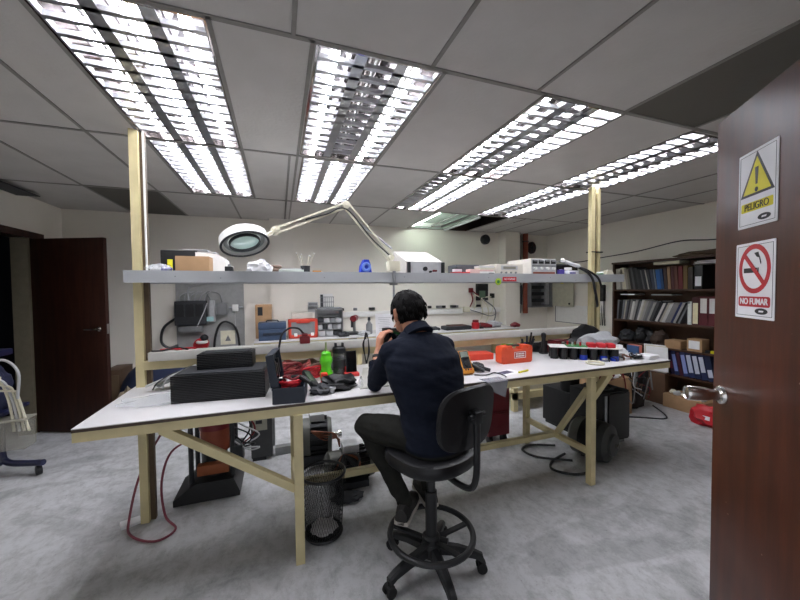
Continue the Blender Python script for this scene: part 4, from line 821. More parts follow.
simple('cable_spool', MB().tor((-.045, 2.26, T+.02), .05, .018, n=24).tor((-.045, 2.26, T+.05), .05, .016, n=24), WHT, 'coil of white cable beside the black box and open case', 'cable')
# open test case
cs = thing('tool_case', 'open dark navy case with upright lid full of red test leads', 'case', (.05, 1.95, T), rz=-.14)
W, D, H = .155, .20, .085
b_ = MB().bb(-W/2, W/2, -D/2, D/2, 0, .008)
for s in (-1, 1): b_.bb(s*W/2-.004, s*W/2+.004, -D/2, D/2, 0, H); b_.bb(-W/2, W/2, s*D/2-.004, s*D/2+.004, 0, H)
b_.bb(-W/2-.006, W/2+.006, -D/2-.006, -D/2+.004, H-.012, H); b_.build('base', NAVY, cs, local=True)
M_ = Matrix.Translation((-W/2-.006, .02, H)) @ Matrix.Rotation(math.radians(-8), 4, 'Y')
lid = MB().box((0, 0, .085), (.012, D+.03, .17), M=M_).box((.018, -D/2-.012, .085), (.03, .006, .17), M=M_).box((.018, D/2+.012, .085), (.03, .006, .17), M=M_).box((.018, 0, .168), (.03, D+.03, .006), M=M_).build('lid', NAVY, cs, local=True)
for i in range(4): MB().box((.014, -.075+.05*i, .06+.02*(i % 2)), (.018, .03, .08), M=M_).build('pouch', BLK, lid, local=True)
def coil(name, label, c, R, r, m, turns=3, seed=1, cat='test leads'):
    rnd = random.Random(seed); o = MB()
    pts = []
    for i in range(turns*8+1):
        a = i*PI/4; q = R*(1+.25*(rnd.random()-.5))
        pts.append((c[0]+q*math.cos(a), c[1]+q*math.sin(a)*.8, c[2]+r+(.055 if c[2] < .87 else .015)*rnd.random()+.004*i/turns))
    o.tube(pts, r, n=6, k=3); return simple(name, o, m, label, cat)
coil('test_leads', 'red test leads coiled inside the open navy case', (.05, 1.96, T+.05), .05, .006, RED, 4, 1)
coil('test_leads', 'dark red leads lying on the red ones in the open navy case', (.06, 1.98, T+.066), .045, .006, DRED, 3, 2)
simple('probe', MB().box((.045, 1.955, T+.095), (.04, .05, .012), (.3, .2, .4), bev=.004), PAPER, 'white tag lying on top of the leads in the navy case', 'tag')
simple('meter_probe', MB().tube([(.06, 2.0, T+.10), (.11, 1.95, T+.105), (.15, 1.88, T+.09)], [.014, .016, .01]), BLK, 'black probe leaning across the rim of the open navy case', 'probe')
coil('test_leads', 'tangle of dark red cable behind the open navy case', (.06, 2.36, T), .09, .008, DRED, 5, 3)
coil('test_leads', 'tangle of bright red cable between the navy case and green bottle', (.19, 2.32, T), .07, .007, RED, 5, 4)
coil('test_leads', 'tangle of brown cable under the charger in front of the shelf rail', (.22, 2.46, T), .10, .009, MATS['brown_cable'], 5, 5)
coil('test_leads', 'tangle of grey cable behind the green bottle', (.36, 2.53, T), .08, .009, GRY, 5, 7)
coil('test_leads', 'tangle of salmon coloured cable at the bench back behind the open navy case', (.10, 2.50, T), .09, .009, mat('salmon', '#b8605a', .5), 6, 91)
simple('cloth', MB().crumple((.38, 2.55, T), (.26, .10, .08), 92), GRY, 'grey cloth heap at the back of the bench behind the bottles', 'cloth')
t = thing('clamp_meter', 'black and green meter lying against the navy case', 'meter', (.175, 2.08, T))
MB().box((.165, 2.08, T+.06), (.05, .15, .03), (.45, .3, .5), bev=.008).build('body', BLK, t); MB().box((.16, 2.075, T+.078), (.03, .09, .004), (.45, .3, .5)).build('face', mat('dull_green2', '#42543f', .5), t)
simple('red_block', MB().bb(.235, .275, 2.12, 2.17, T, T+.075, bev=.008), mat('bright_red', '#e0382a', .45), 'small bright red block left of the green bottle', 'block')
simple('glove', MB().crumple((.325, 2.04, T), (.19, .15, .075), 101, amp=.7), BLK, 'black glove heap in front of the green bottle', 'glove')
simple('glove', MB().crumple((.22, 1.98, T), (.12, .12, .05), 103, amp=.5), CHAR, 'small dark glove between the navy case and black glove heap', 'glove')
t = thing('metal_cap', 'small silver cap on the bench front by the black glove', 'cap', (.285, 1.955, T))
MB().lathe([(.015, 0), (.015, .02), (.022, .022), (.022, .035), (.017, .037)], (.275, 1.955, T)).build('cap', STEEL, t); MB().lathe([(.0225, .024), (.0225, .032)], (.275, 1.955, T)).build('grip_ring', LGRY, t)
t = thing('drink_bottle', 'lime green sports bottle standing on the bench', 'bottle', (.29, 2.28, T))
MB().lathe([(.036, 0), (.042, .01), (.042, .045), (.031, .075), (.033, .095), (.042, .115), (.042, .135), (.03, .158)], (.285, 2.28, T), n=28).build('body', LIME, t)
MB().lathe([(.031, .158), (.031, .175), (.02, .185)], (.285, 2.28, T)).build('cap', LIME, t); MB().lathe([(.008, .185), (.009, .2), (.006, .205), (.006, .245)], (.285, 2.28, T)).build('spout', mat('dull_olive', '#7a8a52', .5), t)
t = thing('shaker_bottle', 'smoky grey bottle with black lid beside the green bottle', 'bottle', (.385, 2.36, T))
MB().lathe([(.038, 0), (.042, .008), (.044, .155), (.04, .16)], (.385, 2.36, T), n=28).build('body', SMOKE, t); MB().lathe([(.046, .158), (.046, .19), (.038, .198)], (.385, 2.36, T), n=28).build('lid', BLK, t)
for x in (-.024, .024): MB().bb(.385+x-.008, .385+x+.008, 2.345, 2.375, T+.196, T+.225, bev=.004).build('spout', BLK, t)
MB().lathe([(.0445, .06), (.0455, .11)], (.385, 2.36, T), n=28).build('measure_band', CHAR, t)
t = thing('phone_stand', 'red stand holding the upright black phone on the bench', 'stand', (.475, 2.31, T))
MB().bb(.41, .508, 2.27, 2.345, T, T+.022, bev=.004).bb(.418, .498, 2.335, 2.345, T+.02, T+.06).build('stand', mat('coral_red', '#dc4440', .45), t)
t = thing('phone', 'black smartphone standing upright in the red stand', 'phone', (.485, 2.31, T+.022))
M_ = Matrix.Translation((.462, 2.315, T+.023)) @ Matrix.Rotation(math.radians(-8), 4, 'X')
MB().box((0, 0, .073), (.074, .009, .146), bev=.006, M=M_).build('body', BLK, t); MB().box((0, -.0048, .073), (.066, .001, .136), M=M_).build('screen', MATS['dark_screen'], t)
simple('bolt', MB().lathe([(.012, 0), (.012, .012), (.007, .012), (.007, .022)], (.415, 2.175, T), n=6), CHAR, 'small dark bolt standing on the bench before the phone', 'bolt')
t = thing('acrylic_tray', 'flat clear tray under the seated person elbow', 'tray', (.58, 2.22, T))
MB().prism([(.44, 1.96), (.62, 1.96), (.76, 2.46), (.58, 2.48)], T+.001, T+.006).build('sheet', mat('tray_grey', '#b6b4ad', .4), t)
t = thing('glue_bottle', 'small clear bottle beside the seated person elbow', 'bottle', (.45, 1.99, T))
MB().lathe([(.016, 0), (.016, .045), (.006, .055), (.005, .07)], (.455, 2.0, T), n=14).build('bottle', CLEARP, t); MB().lathe([(.007, .056), (.007, .066)], (.455, 2.0, T), n=12).build('cap', LGRY, t)
for i, (x, y, a, lb) in enumerate(((.80, 2.03, .25, 'white drawing sheet under the seated person chest'), (.95, 2.2, -.1, 'white sheet of paper in front of the seated person'))):
    simple('paper_sheet', MB().box((x, y, T+.0075+.002*i), (.28, .20, .0012), (0, 0, a)), PAPER, lb, 'paper')
simple('pen', MB().bb(.66, .78, 1.925, 1.935, T+.01, T+.018), BLUE, 'blue pen on the sheet beside the seated person', 'pen')
# to the right of the person
t = thing('multimeter', 'orange handheld multimeter propped upright right of the seated person', 'multimeter', (1.21, 2.02, T))
M_ = Matrix.Translation((1.215, 2.03, T+.004)) @ Matrix.Rotation(math.radians(-32), 4, 'X') @ Matrix.Rotation(.0, 4, 'Z')
MB().box((0, 0, .085), (.088, .035, .17), bev=.012, M=M_).box((0, .0, .02), (.094, .045, .04), bev=.012, M=M_).build('holster', AMBER, t)
MB().box((0, -.017, .09), (.066, .008, .145), bev=.004, M=M_).build('face', CHAR, t); MB().box((0, -.0215, .135), (.056, .002, .04), M=M_).build('display', mat('lcd_green', '#8b958a', .3), t)
k = M_ @ Matrix.Translation((0, -.021, .065)) @ Matrix.Rotation(PI/2, 4, 'X'); MB().lathe([(.02, 0), (.018, .008), (.004, .009)], M=k, n=20).build('dial', BLK, t)
for x in (-.02, 0, .02): MB().lathe([(.006, 0), (.006, .003)], M=M_ @ Matrix.Translation((x, -.021, .025)) @ Matrix.Rotation(PI/2, 4, 'X'), n=12).build('jack', RED if x > .01 else BLK, t)
MB().box((0, .045, .07), (.05, .006, .13), (.75, 0, 0), M=Matrix.Translation((1.215, 2.06, T))).build('prop_stand', BLK, t)
simple('tool_tray', MB().prism([(1.36, 2.43), (1.68, 2.40), (1.70, 2.54), (1.40, 2.60)], T, T+.05), mat('tray_red', '#e04a34', .5), 'flat orange red tray behind the multimeter', 'tray')
t = thing('pliers', 'black tool with grips lying right of the multimeter', 'pliers', (1.34, 2.08, T))
for s in (-1, 1): MB().tube([(1.29, 2.12, T+.05), (1.33+s*.012, 2.08, T+.03), (1.37+s*.025, 2.03, T+.015)], [.008, .014, .012]).build('grip', BLK, t)
MB().tube([(1.27, 2.14, T+.075), (1.29, 2.12, T+.05)], [.006, .012], k=1).build('jaw', CHAR, t)
simple('cloth', MB().crumple((1.345, 2.12, T), (.10, .08, .06), 131), CHAR, 'dark crumpled cloth just right of the multimeter', 'cloth')
simple('meter_lead', MB().tube([(1.24, 1.99, T+.006), (1.32, 1.96, T+.006), (1.40, 1.99, T+.006), (1.42, 1.92, T+.006), (1.40, 1.86, T+.008)], .0045, n=6), CHAR, 'thin black lead curling on the bench before the orange case', 'cable')
t = thing('drill_case', 'small orange red plastic case standing with white label on the bench right half', 'case', (1.765, 2.24, T))
pf = [(-.145, .012), (-.13, 0), (.13, 0), (.145, .012), (.148, .11), (.138, .135), (.06, .14), (.045, .105), (-.035, .105), (-.05, .14), (-.135, .135), (-.148, .11)]
MB().prism(pf, 2.205, 2.285, Matrix(((1, 0, 0, 1.765), (0, 0, 1, 0), (0, 1, 0, T), (0, 0, 0, 1)))).build('shell', ORG, t)
MB().bb(1.745-.05, 1.745+.06, 2.225, 2.265, T+.128, T+.142, bev=.006).build('handle', mat('dark_handle', '#3a2a28', .5), t)
lb = MB().bb(1.735, 1.845, 2.2025, 2.2055, T+.04, T+.09).build('label', mat('label_red', '#b5382a', .5), t)
m_ = MB(); m_.bb(1.735, 1.845, 2.2015, 2.2028, T+.04, T+.044).bb(1.735, 1.845, 2.2015, 2.2028, T+.086, T+.09).bb(1.735, 1.739, 2.2015, 2.2028, T+.04, T+.09).bb(1.841, 1.845, 2.2015, 2.2028, T+.04, T+.09)
for r_ in range(2):
    for i in range(6): m_.bb(1.75+i*.014, 1.76+i*.014, 2.2015, 2.2028, T+.05+.018*r_, T+.062+.018*r_)
m_.build('label_print', PAPER, lb)
for x in (1.66, 1.87): MB().bb(x-.012, x+.012, 2.199, 2.206, T+.112, T+.13, bev=.003).build('latch', ORG, t)
t = thing('photo_leaflet', 'printed leaflet with dark picture lying before the orange case', 'leaflet', (1.50, 1.98, T))
MB().box((1.50, 1.98, T+.001), (.19, .11, .0015), (0, 0, .25)).build('sheet', PAPER, t); MB().box((1.49, 1.985, T+.0021), (.10, .06, .0006), (0, 0, .25)).build('picture', mat('picture_violet', '#4a4560', .6), t)
simple('marker', MB().cyl((1.56, 1.93, T+.008), (1.66, 1.96, T+.008), .007, n=10), YLW, 'yellow marker lying by the leaflet corner', 'marker')
t = thing('plastic_sleeve', 'translucent document sleeve hanging over the bench edge by the chair back', 'sleeve', (1.30, 1.82, .77))
MB().prism([(1.24, -.02), (1.35, -.075), (1.37, .028), (1.22, .028)], 1.80, 1.806, Matrix(((1, 0, 0, 0), (0, 0, 1, 0), (0, 1, 0, .83), (0, 0, 0, 1)))).bb(1.22, 1.37, 1.80, 1.90, T+.001, T+.003).build('sleeve', mat('sleeve_grey', '#a4a8b2', .25, alpha=.55), t)
t = thing('spray_can', 'small white bottle with green label behind the orange case', 'bottle', (1.99, 2.72, T))
MB().lathe([(.05, 0), (.052, .01), (.052, .10), (.03, .125)], (1.93, 2.55, T)).build('body', WHT, t); MB().lathe([(.053, .07), (.053, .10)], (1.93, 2.55, T)).build('green_label', LIME, t); MB().lathe([(.02, .12), (.022, .15), (.015, .155)], (1.93, 2.55, T)).build('cap', CHAR, t)
t = thing('pen_cup', 'black cup crammed with pens and tools behind the orange case', 'cup', (2.10, 2.5, T))
MB().lathe([(.05, 0), (.055, .09), (.05, .09), (.046, .006)], (2.10, 2.5, T)).build('cup', BLK, t)
for i in range(11):
    a = i*.6; MB().cyl((2.10+.025*math.cos(a), 2.5+.025*math.sin(a), T+.01), (2.10+.075*math.cos(a), 2.5+.06*math.sin(a), T+.14+.03*((i*7) % 3)), .008, n=8).build('pen', [BLK, CHAR, BLUE, BLK, GRY, BLK, CHAR, NAVY, BLK, CHAR, BLK][i], t)
t = thing('soldering_iron', 'black upright soldering handle right of the pen cup', 'soldering iron', (2.26, 2.5, T))
MB().lathe([(.03, 0), (.035, .02), (.02, .06), (.017, .14), (.022, .155), (.02, .18), (.008, .19)], (2.25, 2.45, T)).build('handle', BLK, t); MB().lathe([(.04, 0), (.04, .012)], (2.25, 2.45, T)).build('base', CHAR, t)
t = thing('relay_block', 'dark red and black relay block left of the capacitor module', 'electronics', (2.38, 2.42, T))
MB().bb(2.30, 2.37, 2.36, 2.46, T, T+.11, bev=.006).build('red_body', DRED, t); MB().bb(2.37, 2.47, 2.37, 2.47, T, T+.09, bev=.006).build('black_body', BLK, t); MB().bb(2.31, 2.44, 2.36, 2.46, T+.111, T+.122).build('cover', mat('wine', '#5a1420', .5), t)
# capacitor module
cm = thing('inverter_module', 'capacitor bank under a white plate with red and green tops on the bench right side', 'electronics', (2.38, 2.15, T), rz=-.62)
pl_ = MB().box((0, 0, .10), (.52, .16, .006)).build('plate', WHT, cm, local=True)
for i in range(7):
    for j in (-1, 1): MB().cyl((-.225+.075*i, j*.042, .0), (-.225+.075*i, j*.042, .097), .03, n=16).build('capacitor', BLK, cm, local=True)
for i in (3, 5, 6): MB().lathe([(.0315, .002), (.0315, .04)], (-.225+.075*i, -.042, 0), n=16).build('blue_sleeve', BLUE, cm, local=True)
for i in range(3): MB().box((.06+.07*i, -.02, .12), (.06, .09, .034), bev=.01).build('red_cap', RED, cm, local=True)
MB().box((-.05, .0, .107), (.15, .12, .008)).build('green_board', GREEN, cm, local=True)
for i in range(5): MB().cyl((-.11+.03*i, .02*(-1)**i, .11), (-.11+.03*i, .02*(-1)**i, .14), .008, n=10).build('component', [RED, LGRY, COPPER, RED, LGRY][i], cm, local=True)
simple('spool_band', MB().tor((2.30, 1.96, T+.008), .06, .008, n=24), CREAM, 'cream loop of wire lying before the capacitor module', 'cable')
simple('plastic_bag', MB().crumple((2.74, 2.30, T), (.42, .26, .19), 141, amp=.35), SILVERBAG, 'big crumpled grey plastic bag on the bench right end', 'bag')
simple('plastic_bag', MB().crumple((2.78, 2.14, T), (.16, .12, .09), 143, amp=.4), PAPER, 'small crumpled white bag in front of the grey plastic bag', 'bag')
simple('backpack', MB().crumple((2.80, 2.50, T), (.50, .18, .23), 145, amp=.35), BLK, 'black soft bag behind the grey plastic bag on the bench right end', 'bag')
simple('backpack', MB().crumple((2.36, 2.54, T), (.34, .12, .10), 147, amp=.4), CHAR, 'dark soft bag at the bench back behind the capacitor module', 'bag')
t = thing('parts_heap', 'scattered metal parts and wires in front of the grey plastic bag', 'parts', (2.6, 2.02, T))
rnd = random.Random(5)
for i in range(16): MB().box((2.42+.42*rnd.random(), 1.95+.14*rnd.random(), T+.012+.01*rnd.random()), (.03+.05*rnd.random(), .02+.03*rnd.random(), .01+.014*rnd.random()), (.4*rnd.random(), .4*rnd.random(), 3*rnd.random()), bev=.003).build('part', [GALV, BLK, PAPER, CHAR, COPPER, LGRY][i % 6], t)
for i in range(5): x = 2.44+.08*i; MB().tube([(x, 1.95, T+.01), (x+.05, 2.0, T+.04), (x+.09, 1.96, T+.02), (x+.14, 2.04, T+.01)], .005, n=6).build('wire', [BLK, CHAR, COPPER, BLK, GRY][i], t)
simple('paper_sheet', MB().box((2.60, 1.90, T+.002), (.16, .08, .003), (0, 0, .1)), PAPER, 'white slip of paper at the bench front before the metal parts', 'paper')
t = thing('manual', 'thick manual with red and blue cover standing at the bench right end', 'book', (2.91, 2.08, T))
MB().bb(2.885, 2.90, 2.04, 2.14, T, T+.085).build('blue_cover', mat('blue_book', '#31507a', .6), t); MB().bb(2.90, 2.935, 2.04, 2.14, T, T+.09).build('pages', mat('coral_pages', '#c9705c', .7), t)
simple('paper_stack', MB().box((2.88, 1.96, T+.015), (.15, .11, .03), (0, 0, .15), bev=.002), PAPER, 'stack of white paper at the right front bench corner', 'papers')

# ------------------------------------------------------------------ under the bench
t = thing('jack_machine', 'rusty red machine on a black base under the bench left end', 'machine', (-.47, 2.78, 0))
MB().prism([(-.70, .0), (-.29, .0), (-.29, .03), (-.33, .13), (-.57, .13), (-.70, .04)], 2.62, 2.94, Matrix(((1, 0, 0, 0), (0, 0, 1, 0), (0, 1, 0, 0), (0, 0, 0, 1)))).build('base', BLK, t)
MB().cyl((-.47, 2.78, .13), (-.47, 2.78, .30), .085).build('hub', BLK, t); MB().cyl((-.46, 2.78, .30), (-.46, 2.78, .62), .10, n=24).build('red_body', TERRA, t); MB().cyl((-.46, 2.78, .46), (-.46, 2.78, .60), .108, n=24).build('dark_red_band', DRED, t)
MB().bb(-.62, -.33, 2.66, 2.90, .62, .68, bev=.01).build('top_plate', LGRY, t)
for x, y in ((-.60, 2.68), (-.34, 2.68), (-.60, 2.88), (-.34, 2.88)): MB().cyl((x, y, .10), (x, y, .64), .016, n=10).build('rod', CHAR, t)
MB().bb(-.56, -.36, 2.64, 2.70, .17, .24, bev=.006).build('copper_block', mat('orange_rust', '#8c4a22', .6), t); MB().bb(-.35, -.27, 2.66, 2.8, .2, .34, bev=.01).build('side_motor', CHAR, t)
for i in range(6): MB().tube([(-.34, 2.70, .62-.05*i), (-.26+.03*(i % 2), 2.66, .60-.06*i), (-.22+.03*(i % 3), 2.68, .45-.03*i), (-.31, 2.72, .3)], .006, n=6).build('wire', [BLK, DRED, LGRY, CHAR, BLK, LGRY][i], t)
simple('hose', MB().tube([(-.58, 2.72, .42), (-.70, 2.62, .38), (-.74, 2.55, .22), (-.70, 2.46, .05), (-.62, 2.36, .012), (-.70, 2.28, .012), (-.85, 2.38, .012), (-.90, 2.5, .05), (-.86, 2.6, .3), (-.70, 2.68, .62)], .007, n=8), mat('hose_red', '#7a3040', .5), 'thin red hose looping on the floor by the bench left post', 'hose')
simple('paper_scrap', MB().box((-.90, 2.52, .012), (.10, .06, .02), (.1, .1, .5)), PAPER, 'white scrap of paper on the floor beside the bench left post', 'paper')
t = thing('servo_drive', 'grey metal drive unit standing upright on the floor under the bench', 'drive', (-.18, 3.2, 0))
MB().bb(-.25, -.08, 3.10, 3.34, .02, .75, bev=.008).build('casing', mat('drive_dark', '#454646', .5, .2), t); MB().bb(-.235, -.12, 3.094, 3.10, .26, .66, bev=.004).build('face_plate', mat('drive_face', '#a9a897', .5), t)
for i in range(4): MB().bb(-.21, -.16, 3.088, 3.095, .32+.08*i, .35+.08*i).build('vent_slot', CHAR, t)
MB().bb(-.24, -.13, 3.10, 3.18, 0, .03).build('foot', BLK, t); MB().bb(-.085, -.06, 3.12, 3.3, .1, .36).build('side_bracket', GALV, t)
simple('channel_bar', MB().bb(-.06, .14, 3.14, 3.20, 0, .07), GALV, 'grey steel channel lying behind the motor under the bench', 'bar')
def motor(label, a, b, R, shaft, mt):
    a, b = Vector(a), Vector(b); d = (b-a).normalized(); L = (b-a).length
    t = thing('electric_motor', label, 'motor', (a.x/2+b.x/2, a.y/2+b.y/2, 0))
    q = Vector((0, 0, 1)).rotation_difference(d).to_matrix().to_4x4(); M_ = Matrix.Translation(a) @ q
    MB().lathe([(R*.8, 0), (R, .02), (R, L*.3)], M=M_, n=28).build('end_bell', mt, t); MB().lathe([(R*.97, L*.3), (R*.97, L*.85)], M=M_, n=28).build('stator', BLKM, t)
    f = MB()
    for i in range(20): an = i*2*PI/20; f.box((R*math.cos(an), R*math.sin(an), L*.58), (.02, .006, L*.5), (0, 0, an), M=M_)
    f.build('cooling_rib', BLKM, t)
    MB().lathe([(R, L*.85), (R*.92, L*.97), (R*.3, L)], M=M_, n=28).build('end_bell', mt, t)
    MB().lathe([(.018, L), (.018, L+shaft), (.035, L+shaft), (.035, L+shaft+.03)], M=M_, n=16).build('shaft', CHROME, t)
    c = a.lerp(b, .5); MB().bb(c.x-.06, c.x+.06, c.y-.06, c.y+.06, c.z+R*.8, c.z+R+.05, bev=.006).build('terminal_box', LGRY, t)
    MB().bb(c.x-.12, c.x+.12, c.y-.11, c.y+.11, 0, c.z-R*.75).build('mounting_foot', CHAR, t)
    return t
t = motor('grey electric motor with shiny shaft behind the front bench leg', (.15, 2.97, .20), (.41, 2.94, .20), .155, .05, mat('motor_grey', '#5f605a', .5, .3))
for i in range(4): MB().tube([(.22, 2.80, .31), (.32, 2.79, .29-.02*i), (.42, 2.84, .24-.01*i), (.46, 2.86, .12+.02*i)], .007, n=6).build('lead', COPPER, t)
t = motor('second grey motor lying lower right of the first one under the bench', (.30, 2.50, .135), (.66, 2.53, .135), .115, .03, MATS['motor_grey'])
for i in range(5): MB().tube([(.30, 2.38, .10), (.33+.02*i, 2.36, .2), (.42, 2.40, .27), (.52, 2.38, .25-.03*i), (.48+.03*i, 2.37, .12)], .009, n=6).build('lead', [BLK, COPPER, BLK, CHAR, BLK][i], t)
simple('floor_mat', MB().crumple((.42, 2.30, 0), (.22, .12, .05), 151), CHAR, 'dark heap of cable on the floor behind the waste basket', 'cable')
# wire mesh waste basket
t = thing('waste_basket', 'black mesh waste basket with clear liner beside the front bench leg', 'basket', (.225, 2.03, 0))
bm_ = MB(); n = 48; Rb, Rt, Hh = .105, .128, .36
for i in range(n):
    for s in (1, -1):
        pts = []
        for k in range(7):
            q = k/6; R = Rb+(Rt-Rb)*q; a = 2*PI*i/n+s*q*.9; pts.append((.225+R*math.cos(a), 2.03+R*math.sin(a), .01+q*Hh))
        bm_.tube(pts, .0011, n=3, k=1)
bm_.build('wire_mesh', BLKM, t)
MB().tor((.225, 2.03, .012), Rb, .009).lathe([(Rb, .004), (Rb, .012), (.001, .013)], (.225, 2.03, 0)).build('base_ring', BLK, t); MB().tor((.225, 2.03, .01+Hh), Rt, .008).build('rim', BLK, t)
MB().lathe([(.10, .02), (.098, .06), (.10, .12), (.116, .355)], (.225, 2.03, 0)).build('liner', mat('liner', '#3a3a3c', .4, alpha=.35), t)
simple('waste_paper', MB().crumple((.225, 2.03, .022), (.15, .15, .035), 161), PAPER, 'crumpled pale paper inside the mesh waste basket', 'paper')
t = thing('tool_cabinet', 'dark red metal tool cabinet on casters behind the stool backrest', 'cabinet', (1.93, 2.75, 0))
MB().bb(1.78, 2.01, 2.62, 2.95, .09, .74, bev=.006).build('body', mat('cabinet_red', '#6e1020', .4), t)
for k in range(3): d_ = MB().bb(1.795, 1.995, 2.612, 2.62, .13+.2*k, .31+.2*k, bev=.003).build('drawer', MATS['cabinet_red'], t); MB().bb(1.84, 1.95, 2.605, 2.613, .28+.2*k, .295+.2*k).build('pull', MATS['cabinet_red'], d_)
for x in (1.82, 1.97):
    for y in (2.66, 2.91): MB().cyl((x-.015, y, .04), (x+.015, y, .04), .04, n=16).bb(x-.02, x+.02, y-.02, y+.02, .05, .09).build('caster', BLK, t)
t = thing('black_drum', 'black cylinder standing on the black box under the bench', 'drum', (2.80, 2.68, .40))
MB().lathe([(.085, 0), (.09, .02), (.09, .24), (.06, .27)], (2.80, 2.68, .40), n=28).build('drum', BLK2, t); MB().tor((2.80, 2.68, .57), .09, .006, n=28).build('band', CHAR, t)
t = thing('speaker_box', 'black box under the bench behind the right leg brace', 'box', (2.75, 2.70, 0))
MB().bb(2.70, 3.1, 2.58, 2.95, .03, .40, bev=.008).build('cabinet', BLK2, t); MB().bb(2.72, 3.08, 2.572, 2.58, .05, .38).build('front_panel', BLK, t)
for x in (2.74, 3.06): MB().bb(x-.03, x+.03, 2.60, 2.92, 0, .03).build('foot', BLK, t)
t = thing('computer_case', 'black cabinet with silver edge strip under the bench right of the brace', 'case', (2.72, 2.25, 0))
MB().bb(2.66, 3.06, 2.24, 2.55, .04, .50, bev=.012).build('casing', BLK2, t); MB().bb(2.74, 2.77, 2.23, 2.24, .06, .47).build('silver_strip', STEEL, t); MB().bb(2.79, 3.05, 2.228, 2.24, .06, .48, bev=.004).build('side_panel', BLK, t)
MB().tor((2.86, 2.40, .505), .12, .012, M=None, n=28).build('handle_ring', CHAR, t)
for x in (2.71, 3.01): MB().bb(x-.03, x+.03, 2.27, 2.52, 0, .04).build('foot', GRY, t)
t = thing('round_motor', 'large round grey motor lying on the floor beside the right bench leg', 'motor', (2.56, 2.17, 0))
M_ = Matrix.Translation((2.46, 2.30, .165)) @ Matrix.Rotation(math.radians(-74), 4, 'Z') @ Matrix.Rotation(PI/2, 4, 'Y')
MB().lathe([(.12, 0), (.155, .03), (.16, .10)], M=M_, n=32).build('end_bell', MATS['motor_grey'], t); MB().lathe([(.162, .10), (.162, .24)], M=M_, n=32).build('stator', BLKM, t)
MB().lathe([(.16, .24), (.15, .29), (.09, .31), (.085, .33), (.03, .335)], M=M_, n=32).build('end_bell', mat('motor_dark', '#3f4140', .5, .3), t); MB().lathe([(.018, .335), (.018, .36)], M=M_, n=14).build('shaft', CHROME, t)
MB().box((2.56, 2.18, .015), (.2, .16, .03), (0, 0, -.87)).build('foot', CHAR, t)
for i, (pts, lb) in enumerate((([(2.30, 2.25, .02), (2.12, 2.2, .012), (2.02, 2.1, .012), (2.12, 1.98, .012), (2.30, 1.96, .012)], 'black cable loop on the floor left of the round motor'), ([(2.34, 2.4, .02), (2.15, 2.5, .012), (2.02, 2.45, .012), (2.05, 2.3, .012), (2.25, 2.12, .03)], 'black cable curling under the bench brace'))):
    simple('floor_cable', MB().tube(pts, .010, n=8), BLK, lb, 'cable')
t = thing('low_trolley', 'low yellow wooden trolley on the floor behind the bench', 'trolley', (2.95, 3.55, 0))
for x, y in ((2.60, 3.3), (3.4, 3.3), (2.60, 3.85), (3.4, 3.85)): MB().bb(x-.03, x+.03, y-.03, y+.03, 0, .28).build('leg', YEL, t)
MB().bb(2.57, 3.43, 3.27, 3.31, .14, .20).build('rail', YEL, t); MB().bb(2.57, 3.43, 3.84, 3.88, .14, .20).build('rail', YEL, t); MB().bb(2.57, 3.43, 3.27, 3.88, .20, .22).build('deck', YEL, t)
simple('foam_sheet', MB().prism([(2.62, .225), (3.40, .225), (3.38, .42), (3.05, .47)], 3.32, 3.82, Matrix(((1, 0, 0, 0), (0, 0, 1, 0), (0, 1, 0, 0), (0, 0, 0, 1)))), mat('cream_foam', '#cfcab8', .8), 'cream wrapped panel lying on the low yellow trolley', 'panel')
# junk heap by the bookcase
t = carton('brown cardboard box among cables under the bench right end', 3.30, 3.80, 2.75, 3.1, .0, .42, CARD)
simple('cable_heap', MB().crumple((4.0, 2.95, 0), (.42, .3, .55), 171, amp=.5), mat('dark_heap', '#2b2524', .8), 'dark heap of cable and scrap beside the bookcase divider', 'cables')
rnd = random.Random(3)
for i in range(12):
    c = Vector((3.70+.35*rnd.random(), 2.70+.12*rnd.random(), .12)); pts = [c+Vector((.25*rnd.random()-.12, .1*rnd.random()-.08, .5*rnd.random())) for _ in range(5)]
    simple('loose_wire', MB().tube(pts, .006, n=6), [BLK, DRED, LGRY, CHAR, MATS['brown_cable'], GRY][i % 6], ['black', 'dark red', 'pale grey', 'charcoal', 'brown', 'mid grey'][i % 6]+(' loose wire tangled on the cable heap' if i < 6 else ' second loose wire tangled on the cable heap'), 'wire', 'wires on the cable heap')
simple('red_pouch', MB().crumple((3.42, 2.80, .42), (.22, .16, .12), 173), DRED, 'dark red cloth lying on the brown cardboard box under the bench', 'cloth')
simple('white_rag', MB().crumple((3.60, 2.84, .42), (.16, .14, .08), 175), PAPER, 'white rag beside the dark red cloth on the brown box', 'rag')

# ------------------------------------------------------------------ far left corner
t = thing('side_cabinet', 'small brown cabinet against the back wall beside the dark door', 'cabinet', (-1.82, 4.88, 0))
MB().bb(-1.90, -1.74, 4.72, 5.08, .02, .56, bev=.004).build('carcass', mat('cabinet_brown', '#57412f', .6), t); MB().bb(-1.89, -1.75, 4.712, 4.72, .05, .50).build('door', mat('cabinet_tan', '#6b5842', .6), t)
for x in (-1.88, -1.76): MB().bb(x-.01, x+.01, 4.74, 5.06, 0, .02).build('foot', BLK, t)
simple('blue_cover', MB().crumple((-1.22, 4.66, 0), (1.0, .6, .78), 181, amp=.12), NAVYC, 'heap under a navy blue cloth near the grey wall board', 'cloth')
simple('sack', MB().crumple((-1.58, 4.45, 0), (.25, .22, .42), 183, amp=.2), mat('tan_sack', '#8a7d68', .85), 'tan sack in front of the small brown cabinet', 'sack')
t = thing('trolley_stand', 'dark blue tubular stand on a caster at the left picture edge', 'stand', (-2.05, 3.55, 0))
BT = mat('blue_tube', '#1d2140', .35)
